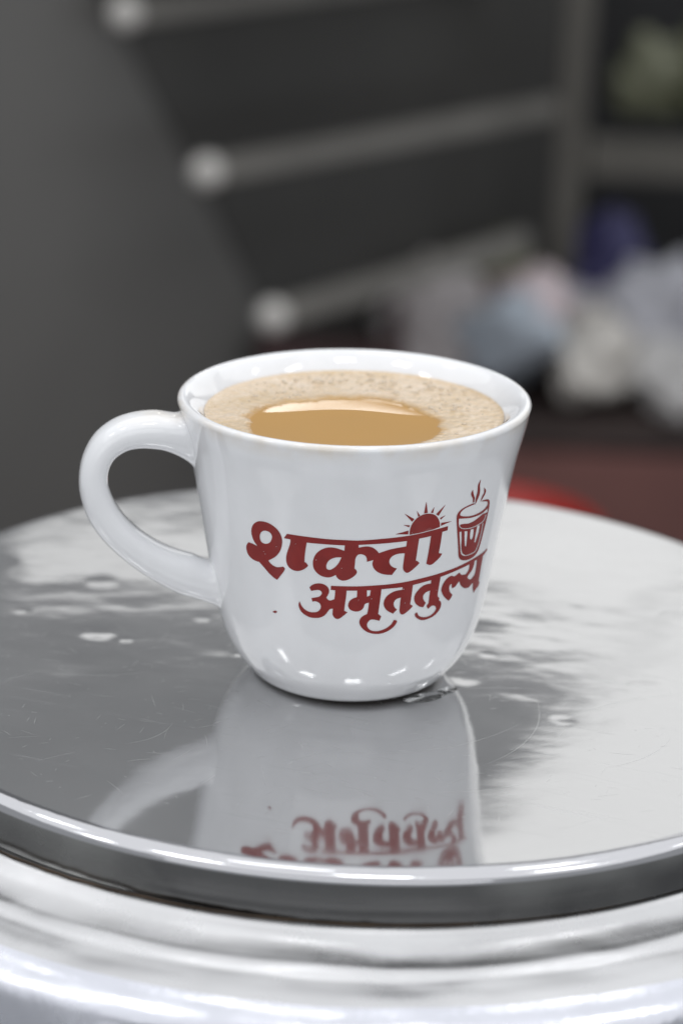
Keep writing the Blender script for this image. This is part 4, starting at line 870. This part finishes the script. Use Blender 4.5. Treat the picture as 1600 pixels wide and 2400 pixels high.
    'glass': [[-7385,5552,-7496,5479,-7516,5458,-7525,5423,-7521,5402,-7512,5379,-7462,5311,-7462,5300,-7444,5276,-7437,5255,-7439,5214,-7457,5162,-7466,5109,-7448,5033,-7432,4999,-7420,4954,-7411,4946,-7402,4945,-7384,4955,-7230,5086,-7183,5149,-7176,5184,-7185,5236,-7200,5256,-7200,5266,-7255,5327,-7303,5368,-7339,5413,-7360,5462,-7373,5542],[-6842,5305,-6851,5305,-6850,5299,-6807,5268,-6746,5197,-6744,5172,-6761,5153,-6847,5103,-6869,5085,-6920,4995,-6924,4978,-6917,4973,-6837,5001,-6637,5089,-6583,5127,-6556,5166,-6556,5189,-6581,5216,-6617,5234,-6677,5256],[-7913,5350,-7950,5327,-7986,5295,-7994,5271,-7987,5252,-7947,5215,-7902,5191,-7804,5148,-7739,5113,-7717,5094,-7692,5059,-7692,5049,-7677,5027,-7671,5022,-7660,5019,-7563,5014,-7552,5018,-7546,5090,-7572,5125,-7620,5156,-7756,5228,-7822,5277,-7889,5340,-7905,5349],[-6242,4964,-6500,4975,-6786,4979,-6802,4978,-6784,4967,-6762,4962,-6533,4942,-6485,4939,-6303,4921,-6228,4911,-6159,4899,-6096,4883,-6047,4865,-6011,4843,-6011,4820,-6018,4809,-6048,4791,-6101,4773,-6211,4748,-6371,4724,-6474,4713,-6663,4700,-6899,4690,-7091,4685,-7370,4684,-7589,4689,-7765,4696,-7853,4701,-7958,4710,-8004,4712,-8286,4738,-8371,4747,-8456,4759,-8544,4774,-8572,4781,-8599,4794,-8613,4803,-8618,4814,-8612,4828,-8586,4853,-8559,4868,-8510,4886,-8421,4907,-8292,4927,-8217,4934,-8085,4943,-7591,4957,-7493,4960,-7487,4964,-7503,4978,-7520,4990,-7529,4993,-7541,4994,-7798,4990,-8009,4982,-8362,4958,-8520,4941,-8608,4926,-8717,4896,-8809,4858,-8853,4828,-8871,4801,-8875,4780,-8865,4763,-8866,4752,-8802,4641,-8788,4630,-8767,4595,-8754,4584,-8733,4549,-8719,4537,-8693,4493,-8679,4482,-8655,4442,-8641,4431,-8621,4398,-8609,4388,-8589,4357,-8575,4346,-8555,4315,-8541,4303,-8490,4234,-8476,4223,-8459,4196,-8445,4185,-8430,4158,-8416,4147,-8401,4120,-8387,4109,-8343,4047,-8328,4035,-8278,3964,-8264,3952,-8215,3871,-8200,3859,-8171,3813,-8157,3801,-8145,3783,-8105,3744,-8073,3720,-8005,3687,-7932,3663,-7884,3651,-7800,3633,-7698,3616,-7607,3603,-7363,3581,-7246,3574,-7092,3569,-6919,3567,-6801,3568,-6601,3576,-6447,3588,-6362,3597,-6276,3611,-6186,3632,-6108,3657,-6052,3685,-5992,3732,-5958,3772,-5907,3849,-5864,3934,-5717,4497,-5711,4580,-5723,4703,-5760,4805,-5825,4865,-5879,4894,-5945,4919,-6026,4939,-6095,4950],[-5917,4709,-5905,4707,-5892,4700,-5875,4684,-5874,4673,-5832,4634,-5824,4616,-5834,4612,-6012,4608,-6092,4610,-6266,4620,-6358,4617,-6462,4609,-6699,4580,-6970,4550,-7198,4528,-7301,4522,-7474,4515,-7672,4513,-7783,4516,-7847,4520,-8103,4539,-8345,4549,-8382,4550,-8424,4547,-8456,4541,-8466,4534,-8461,4523,-8443,4510,-8405,4493,-8357,4476,-8313,4465,-8246,4452,-8180,4442,-8073,4429,-7829,4408,-7566,4393,-7350,4386,-7199,4385,-7029,4385,-6806,4390,-6527,4402,-6315,4415,-6190,4431,-6115,4450,-6064,4479,-6028,4510,-5992,4559,-5981,4566,-5968,4566,-5894,4554,-5880,4547,-5936,4480,-5990,4443,-6038,4424,-6104,4409,-6181,4398,-6315,4387,-6477,4378,-6628,4372,-6724,4368,-6924,4364,-7164,4363,-7316,4364,-7492,4369,-7642,4376,-7798,4386,-7946,4398,-8092,4412,-8223,4429,-8323,4447,-8402,4468,-8450,4484,-8527,4517,-8559,4541,-8577,4559,-8592,4583,-8609,4599,-8608,4609,-8632,4649,-8632,4659,-8658,4703,-8650,4708,-8629,4708,-8415,4693,-8386,4692,-8295,4685,-8258,4684,-7961,4661,-7930,4660,-7786,4650,-7610,4643,-7398,4636,-7106,4632,-6868,4633,-6755,4634,-6616,4637,-6432,4646,-6311,4657,-6231,4666],[-6161,4382,-6134,4380,-6076,4371,-6059,4359,-6024,4178,-6026,4116,-6043,4034,-6096,3906,-6181,3791,-6235,3746,-6311,3714,-6413,3693,-6586,3682,-6780,3678,-7034,3679,-7213,3683,-7347,3689,-7436,3695,-7544,3705,-7627,3717,-7712,3733,-7799,3754,-7879,3781,-7931,3807,-7961,3826,-7994,3854,-8007,3872,-8020,3882,-8046,3921,-8061,3933,-8075,3955,-8087,3965,-8151,4041,-8165,4053,-8205,4106,-8220,4118,-8236,4144,-8250,4156,-8266,4182,-8280,4194,-8306,4234,-8321,4245,-8357,4301,-8372,4313,-8404,4367,-8390,4369,-8253,4362,-8225,4359,-8214,4354,-8076,4143,-8078,4135,-8062,4109,-8052,4068,-8037,4044,-8038,4034,-7977,3936,-7913,3874,-7825,3816,-7767,3788,-7723,3774,-7685,3765,-7531,3734,-7461,3717,-7380,3711,-7282,3706,-7069,3701,-6716,3703,-6634,3705,-6535,3712,-6473,3718,-6400,3735,-6323,3771,-6280,3811,-6212,3901,-6178,3962,-6145,4057,-6128,4203,-6164,4357,-6167,4381],[-6481,4358,-6457,4356,-6445,4354,-6437,4349,-6422,4193,-6442,4139,-6477,4080,-6578,3943,-6589,3943,-6693,3965,-6719,3974,-6745,4172,-6729,4359,-6720,4363,-6702,4363],[-7079,4328,-7062,4326,-7049,4321,-7036,4286,-7004,4237,-6983,4178,-6985,4122,-7001,4097,-7050,4072,-7075,4068,-7103,4069,-7168,4075,-7211,4085,-7253,4108,-7304,4150,-7323,4177,-7322,4187,-7344,4216,-7352,4238,-7364,4329,-7360,4336,-7336,4337],[-7739,4332,-7685,4327,-7669,4321,-7645,4290,-7645,4279,-7615,4239,-7615,4228,-7595,4202,-7563,4094,-7536,3948,-7546,3940,-7576,3942,-7649,3953,-7674,3973,-7729,4042,-7745,4054,-7769,4090,-7784,4101,-7835,4179,-7850,4191,-7884,4240,-7884,4250,-7947,4339,-7938,4343]],
    'speck': [[-21050,2473,-21101,2464,-21139,2455,-21223,2432,-21229,2429,-21226,2427,-21109,2414,-21032,2413,-20953,2424,-20924,2430,-20886,2441,-20869,2450,-20860,2461,-20870,2469,-20884,2473,-20952,2478,-21007,2477]],
}



def build_print(name, loops, off):
    pts, edges, bounds = [], [], []
    RAD = 35.0
    for lp in loops:
        a = np.array(lp, float).reshape(-1, 2)
        a[:, 0] *= 1e-4 * RAD
        a[:, 1] *= 1e-2
        k = len(pts)
        pts += [Vector(p) for p in a]
        edges += [(k + i, k + (i + 1) % len(a)) for i in range(len(a))]
        bounds.append(a)
    allp = np.concatenate(bounds)
    x0, y0 = allp.min(0)
    x1, y1 = allp.max(0)
    st = 0.85
    gx = np.arange(x0, x1, st)
    gy = np.arange(y0, y1, st)
    for i, x in enumerate(gx):
        for y in gy:
            pts.append(Vector((x + 0.013, y + 0.017 + (0.4 if i % 2 else 0))))
    vo, eo, fo, *_ = delaunay_2d_cdt(pts, edges, [], 0, 1e-4)
    A = np.concatenate(bounds)
    B = np.concatenate([np.roll(b, -1, 0) for b in bounds])
    keep = []
    for f in fo:
        c = sum((vo[i] for i in f), Vector((0, 0))) / len(f)
        s = (A[:, 1] <= c.y) != (B[:, 1] <= c.y)
        if not s.any():
            continue
        xx = A[s, 0] + (c.y - A[s, 1]) * (B[s, 0] - A[s, 0]) / (B[s, 1] - A[s, 1])
        if np.count_nonzero(xx > c.x) % 2:
            keep.append(f)
    used = sorted({i for f in keep for i in f})
    idx = {i: k for k, i in enumerate(used)}
    vs = []
    for i in used:
        th, z = vo[i].x / RAD, vo[i].y
        r = cup_r(z) + off
        vs.append((r * math.cos(th) * MM, r * math.sin(th) * MM, z * MM))
    ob = mesh_obj(name, vs, [tuple(idx[i] for i in f) for f in keep], M['print'], cup)
    return ob


p1 = build_print('upper_lettering', PRINT['word1'], 0.07)
tag(p1, 'bold red upper word printed on the cup')
p2 = build_print('lower_lettering', PRINT['word2'], 0.07)
tag(p2, 'smaller red lower word printed on the cup')
p3 = build_print('sun_emblem', PRINT['sun'], 0.07)
tag(p3, 'red half sun with rays above the upper word')
p4 = build_print('glass_emblem', PRINT['glass'], 0.07)
tag(p4, 'red drawing of a steaming ribbed tea glass')
p5 = build_print('print_speck', PRINT['speck'], 0.07)

# ------------------------------------------------------------------ tea in the cup
TZ = 61.5


def tea_h(x, y):
    """the liquid climbs a little towards the foam"""
    rho = min(21.5, math.hypot(x + 2, y + 9))
    return max(0.0, rho - 8.0) ** 2 / 300.0


tea = empty('milky_tea', (1.1656 * MM, 0, LIFT * MM))
tea.rotation_euler = (0, -TILT, 0)
tag(tea, 'milky brown tea with a ring of pale foam filling the white cup', 'tea')
tv, tf = [(-2 * MM, -6 * MM, TZ * MM)], []
NT, NQ = 160, 48
for i in range(NT):
    a = 2 * math.pi * i / NT
    dx, dy = math.cos(a), math.sin(a)
    bq = -2 * dx - 6 * dy
    ro = -bq + math.sqrt(bq * bq - (40 - 33.4**2))
    for j in range(1, NQ + 1):
        x, y = -2 + ro * j / NQ * dx, -6 + ro * j / NQ * dy
        tv.append((x * MM, y * MM, (TZ + tea_h(x, y)) * MM))
for i in range(NT):
    i2 = (i + 1) % NT
    tf.append((0, 1 + i * NQ, 1 + i2 * NQ))
    for j in range(NQ - 1):
        tf.append((1 + i * NQ + j, 1 + i * NQ + j + 1, 1 + i2 * NQ + j + 1, 1 + i2 * NQ + j))
mesh_obj('tea_surface', tv, tf, M['tea'], tea)

EDGE = [(-22.7, -11.0), (-23.1, -1.2), (-21.8, 1.9), (-18.5, 4.2), (-13.7, 7.2), (-7.9, 9.9), (-1.0, 11.5), (6.9, 10.9), (10.6, 8.0),
        (15.6, 1.6), (18.4, -2.9), (19.2, -7.7), (17.1, -17.4), (10, -23), (-2, -25.5), (-14, -24), (-20.6, -19.5)]
ea = np.array(EDGE)
eang = np.arctan2(ea[:, 1] + 6, ea[:, 0] + 2)
erad = np.hypot(ea[:, 0] + 2, ea[:, 1] + 6)
o_ = np.argsort(eang)
eang, erad = eang[o_], erad[o_]
eang = np.concatenate([eang - 2 * math.pi, eang, eang + 2 * math.pi])
erad = np.concatenate([erad, erad, erad])


def build_foam():
    NA, NR = 420, 44
    v, f, thick = [], [], []
    for i in range(NA):
        a = -math.pi + 2 * math.pi * i / NA
        ri = float(np.interp(a, eang, erad))
        ri += 0.9 * noise.noise(Vector((math.cos(a) * 6, math.sin(a) * 6, 0))) + 0.6 * noise.noise(Vector((math.cos(a) * 22, math.sin(a) * 22, 5)))
        dx, dy = math.cos(a), math.sin(a)
        # distance from (-2,-6) to the wall circle
        bq = -2 * dx - 6 * dy
        cq = 4 + 36 - 33.95**2
        ro = -bq + math.sqrt(bq * bq - cq)
        for j in range(NR):
            t = j / (NR - 1)
            r = ri + (ro - ri) * t
            x, y = -2 + r * dx, -6 + r * dy
            e = min(1, t * (ro - ri) / 2.2)
            lift = 0.30 * (1 - (1 - e) ** 2)
            nz = noise.noise(Vector((x * 0.9, y * 0.9, 1))) * 0.12 + noise.noise(Vector((x * 2.4, y * 2.4, 3))) * 0.10 + noise.noise(Vector((x * 5, y * 5, 9))) * 0.05
            z = TZ + tea_h(x, y) + 0.015 + lift * (0.75 + nz * 2.2) * (1 if e > 0.05 else e / 0.05)
            if t > 0.93:
                z += ((t - 0.93) / 0.07) ** 2 * 0.42
            v.append((x * MM, y * MM, z * MM))
            wid = 1.6 + 3.2 * max(0, math.sin(a)) + 1.5 * noise.noise(Vector((x * 0.35, y * 0.35, 4)))
            thick.append(min(1, max(0.0, t * (ro - ri) / max(0.5, wid))))
    for i in range(NA):
        i2 = (i + 1) % NA
        for j in range(NR - 1):
            f.append((i * NR + j, i * NR + j + 1, i2 * NR + j + 1, i2 * NR + j))
    ob = mesh_obj('foam', v, f, M['foam'], tea)
    at = ob.data.attributes.new('thickness', 'FLOAT', 'POINT')
    at.data.foreach_set('value', thick)
    return ob


build_foam()


def build_bubbles():
    rng = random.Random(5)
    bm = bmesh.new()
    spots = [(-8.8, 24.4, 1.6), (-5.6, 23.8, 1.0), (3.9, 27.3, 0.9), (6.5, 24.5, 1.05), (9.0, 25.5, 1.0), (18.0, 22.3, 1.2), (20.2, 21, 0.85),
             (-2, 26.5, 0.6), (24.0, 12.5, 0.6), (22.0, 16.5, 0.6), (26.5, 13, 0.5), (13, 22, 0.6), (-14, 24, 0.5)]
    for i in range(300):
        a = rng.uniform(0.1, 2.75) if rng.random() < 0.75 else rng.uniform(0, 6.28)
        r = rng.uniform(18, 32.6)
        spots.append((r * math.cos(a), r * math.sin(a), rng.choice((0.18, 0.24, 0.3, 0.42, 0.62))))
    for x, y, r in spots:
        if math.hypot(x, y) + r > 33.0:
            continue
        a = math.atan2(y + 6, x + 2)
        if math.hypot(x + 2, y + 6) < np.interp(a, eang, erad) + 1.4:
            continue
        mat = Matrix.Translation((x * MM, y * MM, (TZ + tea_h(x, y) + 0.24) * MM)) @ Matrix.Diagonal((r * MM, r * MM, r * MM * 0.62, 1))
        bmesh.ops.create_uvsphere(bm, u_segments=10, v_segments=7, radius=1, matrix=mat)
    ob = bm_obj('bubbles', bm, M['bubble'], tea)
    tag(ob, kind='stuff')


build_bubbles()


# ------------------------------------------------------------------ spilled drops beside the foot of the cup
def drop(name, x, y, rx, ry, ht, ang, label):
    bm = bmesh.new()
    NA, NR = 36, 8
    rows = []
    for j in range(NR):
        t = j / (NR - 1)
        row = []
        for i in range(NA):
            a = 2 * math.pi * i / NA
            k = 1 + 0.12 * math.sin(2 * a + 1) + 0.07 * math.sin(3 * a)
            px, py = rx * k * t * math.cos(a), ry * k * t * math.sin(a)
            row.append(bm.verts.new((px * MM, py * MM, (ht * (1 - t**2.4) + 0.012) * MM)))
            if j == 0:
                break
        rows.append(row)
    for i in range(NA):
        bm.faces.new((rows[0][0], rows[1][i], rows[1][(i + 1) % NA]))
        for j in range(1, NR - 1):
            bm.faces.new((rows[j][i], rows[j + 1][i], rows[j + 1][(i + 1) % NA], rows[j][(i + 1) % NA]))
    bm.faces.new([rows[-1][i] for i in range(NA)][::-1])
    ob = bm_obj(name, bm, M['water'])
    ob.location = (x * MM, y * MM, 0)
    ob.rotation_euler = (0, 0, ang)
    tag(ob, label, 'droplet', 'drops by the cup foot')


drop('water_drop', 19.0, -15.6, 5.2, 2.6, 0.5, 0.5, 'larger clear flat water drop touching the foot of the cup')
drop('water_drop', 24.2, -11.1, 2.6, 1.7, 0.45, 0.6, 'smaller clear water drop right of the cup foot')

# ------------------------------------------------------------------ blurred background: rack, shelf and bags
M['rack'] = simple('rack_steel', (0.25, 0.24, 0.22), 0.40, metal=0.3, var=0.15, scale=8)
M['frame'] = simple('frame_steel', (0.115, 0.108, 0.095), 0.45, metal=0.3, var=0.15, scale=8)
M['cap'] = simple('white_end_cap', (0.66, 0.64, 0.61), 0.35)
M['plate'] = simple('dark_shelf_plate', (0.05, 0.05, 0.052), 0.55, var=0.2, scale=6)
M['black'] = simple('black_cabinet', (0.012, 0.012, 0.013), 0.7, var=0.2, scale=5)
M['panel'] = simple('grey_steel_panel', (0.185, 0.185, 0.187), 0.45, metal=0.2, var=0.1, scale=3)

M['side'] = simple('dark_grey_side', (0.155, 0.152, 0.145), 0.5, metal=0.2, var=0.1, scale=3)
M['side_shade'] = simple('shaded_steel_side', (0.072, 0.070, 0.066), 0.5, metal=0.2, var=0.15, scale=3)  # shaded copy of the side steel
cab = empty('grey_cabinet', (-0.4, 2.0, -1.15))
tag(cab, 'plain grey steel cabinet at the left behind the cup', 'cabinet')
def child_box(name, x0, x1, y0, y1, z0, z1, mat, parent, bev=0.002):
    ob = box(name, x0, x1, y0, y1, z0, z1, mat, None, bev)
    ob.parent = parent
    ob.matrix_parent_inverse = Matrix.Translation(-parent.location)
    return ob
def pchild(ob, parent):
    ob.parent = parent
    ob.matrix_parent_inverse = Matrix.Translation(-parent.location)
    return ob
# the side of the cabinet runs away to the right, parallel to the rails; past a slanting line its shade is painted as a darker panel
def on_side(x, z):
    t_ = (x + 0.80) / 1.04
    return Vector((x, 1.02 + 1.52 * t_, z))
def slab(name, corners, mat):
    bm = bmesh.new()
    lo = [bm.verts.new(v) for v in corners]
    hi = [bm.verts.new(v.co + Vector((-0.012, 0.010, 0))) for v in lo]
    bm.faces.new(lo); bm.faces.new(hi[::-1])
    for k in range(4):
        bm.faces.new((lo[k], lo[(k + 1) % 4], hi[(k + 1) % 4], hi[k]))
    return pchild(bm_obj(name, bm, mat, None, smooth=False), cab)
slab('side_panel', (on_side(-0.80, -1.15), on_side(0.205, -1.15), on_side(-0.295, 0.02), on_side(-0.80, 0.02)), M['side'])
slab('shaded_side_panel', (on_side(0.207, -1.15), on_side(0.26, -1.15), on_side(0.26, 0.02), on_side(-0.293, 0.02)), M['side_shade'])

dark = empty('black_cabinet', (0.3, 2.9, -1.15))
tag(dark, 'deep black open cabinet behind the rack', 'cabinet')
child_box('back_panel', -0.29, 1.3, 2.90, 2.93, -1.15, 0.15, M['black'], dark)
child_box('shade_roof', -0.20, 0.16, 1.72, 2.895, 0.01, 0.04, M['black'], dark)  # unseen roof added to block ceiling light and darken the cabinet side

rack = empty('stepped_rack', (0.05, 2.1, -1.15))
tag(rack, 'stepped steel rack with three sloping rails and pale end caps', 'rack')
RAILS = [((-0.229, 1.80, -0.084), (0.16, 2.37, -0.084)),
         ((-0.147, 1.80, -0.236), (0.235, 2.36, -0.250)),
         ((-0.077, 1.80, -0.381), (0.200, 2.22, -0.385))]
for p, q in RAILS:
    pchild(bar('shelf_rail', p, q, 0.018, 0.024, M['rack']), rack)
    p, q = Vector(p), Vector(q)
    dd = (q - p).normalized()
    bm = bmesh.new()
    bmesh.ops.create_uvsphere(bm, u_segments=20, v_segments=12, radius=0.0165)
    c = bm_obj('end_cap', bm, M['cap'], None)
    c.location = p - dd * 0.004
    pchild(c, rack)
pchild(bar('upright', (0.262, 2.40, -1.15), (0.262, 2.40, 0.12), 0.036, 0.030, M['frame']), rack)
pchild(bar('cross_rail', (0.2835, 2.40, -0.315), (0.95, 2.40, -0.318), 0.03, 0.050, M['frame']), rack)

def bag(name, px, py, pz, sx, sy, sz, col, seed, label, cat='bag', group=None, rough=0.4, amp=0.42, tilt=0.0):
    bm = bmesh.new()
    bmesh.ops.create_icosphere(bm, subdivisions=4, radius=1)
    for v in bm.verts:
        n_ = v.co.normalized()
        k = 1 + amp * noise.noise(n_ * 1.6 + Vector((seed, 0, 0))) + amp * 0.6 * noise.noise(n_ * 4 + Vector((0, seed, 0))) \
            + amp * 0.3 * abs(noise.noise(n_ * 9 + Vector((0, 0, seed))))
        v.co = Vector((n_.x * sx * k, n_.y * sy * k, max(n_.z, -0.75) * sz * k))
    ob = bm_obj(name, bm, simple(name + '_skin', col, rough, var=0.12, scale=18), None)
    ob.location = (px, py, pz)
    ob.rotation_euler = (0, tilt, seed)
    tag(ob, label, cat, group)
    return ob

low = empty('low_bench', (0.35, 2.3, -1.15))
tag(low, 'low dark bench carrying a heap of bags', 'bench')
child_box('bench_top', 0.02, 0.75, 2.10, 2.60, -0.601, -0.571, simple('bench_brown', (0.05, 0.035, 0.032), 0.5, var=0.2), low)
for x in (0.06, 0.71):
    for y in (2.14, 2.56):
        child_box('leg', x - 0.02, x + 0.02, y - 0.02, y + 0.02, -1.15, -0.602, M['black'], low)
G = 'bags heaped on the low bench'
bag('plastic_sheet', 0.27, 2.36, -0.528, 0.235, 0.07, 0.0602, (0.46, 0.45, 0.49), 0.0, 'wide pale lavender plastic sheet lying under the other bags', cat='sheet', amp=0.30)
bag('crumpled_bag', 0.105, 2.24, -0.501, 0.066, 0.06, 0.0774, (0.55, 0.51, 0.51), 1.3, 'grey plastic bag at the left end of the heap', group=G)
bag('crumpled_bag', 0.175, 2.20, -0.511, 0.105, 0.05, 0.0516, (0.50, 0.56, 0.63), 2.1, 'pale blue plastic bag sloping behind the cup rim', group=G, tilt=0.5)
bag('crumpled_bag', 0.185, 2.36, -0.471, 0.045, 0.04, 0.0516, (0.13, 0.13, 0.075), 3.7, 'small olive packet on top of the heap', cat='packet', group=G)
bag('crumpled_bag', 0.215, 2.27, -0.491, 0.055, 0.05, 0.0533, (0.68, 0.58, 0.60), 4.4, 'pinkish bag beside the pale blue bag', group=G)
bag('crumpled_bag', 0.320, 2.40, -0.480, 0.052, 0.05, 0.0903, (0.045, 0.042, 0.12), 5.2, 'dark blue bag standing at the back of the heap', group=G)
bag('crumpled_bag', 0.370, 2.27, -0.492, 0.068, 0.06, 0.0688, (0.42, 0.42, 0.46), 6.8, 'large silvery white bag at the right of the heap', group=G)
bag('crumpled_bag', 0.290, 2.19, -0.516, 0.095, 0.05, 0.0473, (0.62, 0.59, 0.55), 7.7, 'cream coloured bag low in the middle of the heap', group=G)
bag('crumpled_bag', 0.385, 2.17, -0.531, 0.075, 0.05, 0.0387, (0.60, 0.59, 0.585), 8.1, 'bright white bag low at the right edge of the heap', group=G)
bag('leaf_packet', 0.365, 2.44, -0.222, 0.045, 0.03, 0.055, (0.13, 0.135, 0.085), 9.5, 'pale green packet standing on the right cross rail', cat='packet')
bag('leaf_packet', 0.44, 2.43, -0.212, 0.045, 0.03, 0.07, (0.085, 0.09, 0.05), 2.5, 'darker green packet at the right edge on the cross rail', cat='packet')

# red plastic tub on the floor side, seen just past the cup
tub = empty('red_tub', (0.125, 1.5, -0.642))
tag(tub, 'red plastic tub just behind the right side of the cup', 'tub')
lathe('tub_wall', [(0.080, -0.0), (0.108, 0.15), (0.1095, 0.155), (0.1065, 0.155), (0.0785, 0.004), (0.002, 0.003)], 64,
      simple('red_plastic', (0.42, 0.018, 0.012), 0.35, var=0.05), tub)
stand = empty('tub_stand', (0.128, 1.5, -1.15))
tag(stand, 'dark stool under the red tub', 'stool')
child_box('seat', 0.0, 0.26, 1.38, 1.62, -0.672, -0.644, M['black'], stand)
for x in (0.02, 0.24):
    for y in (1.40, 1.60):
        child_box('leg', x - 0.015, x + 0.015, y - 0.015, y + 0.015, -1.15, -0.673, M['black'], stand)

M['maroon'] = simple('maroon_board', (0.055, 0.026, 0.026), 0.6, var=0.15, scale=6)
crate = empty('maroon_crate', (0.02, 2.05, -1.15))
tag(crate, 'dark maroon crate low behind the cup rim', 'crate')
child_box('front_board', -0.10, 0.06, 2.000, 2.015, -1.15, -0.46, M['maroon'], crate)
child_box('side_board', -0.10, -0.085, 2.016, 2.20, -1.15, -0.46, M['maroon'], crate)
child_box('side_board', 0.045, 0.06, 2.016, 2.20, -1.15, -0.46, M['maroon'], crate)
child_box('front_board', 0.03, 0.74, 2.085, 2.098, -1.15, -0.606, simple('brown_board', (0.17, 0.075, 0.066), 0.6, var=0.2, scale=5), low)
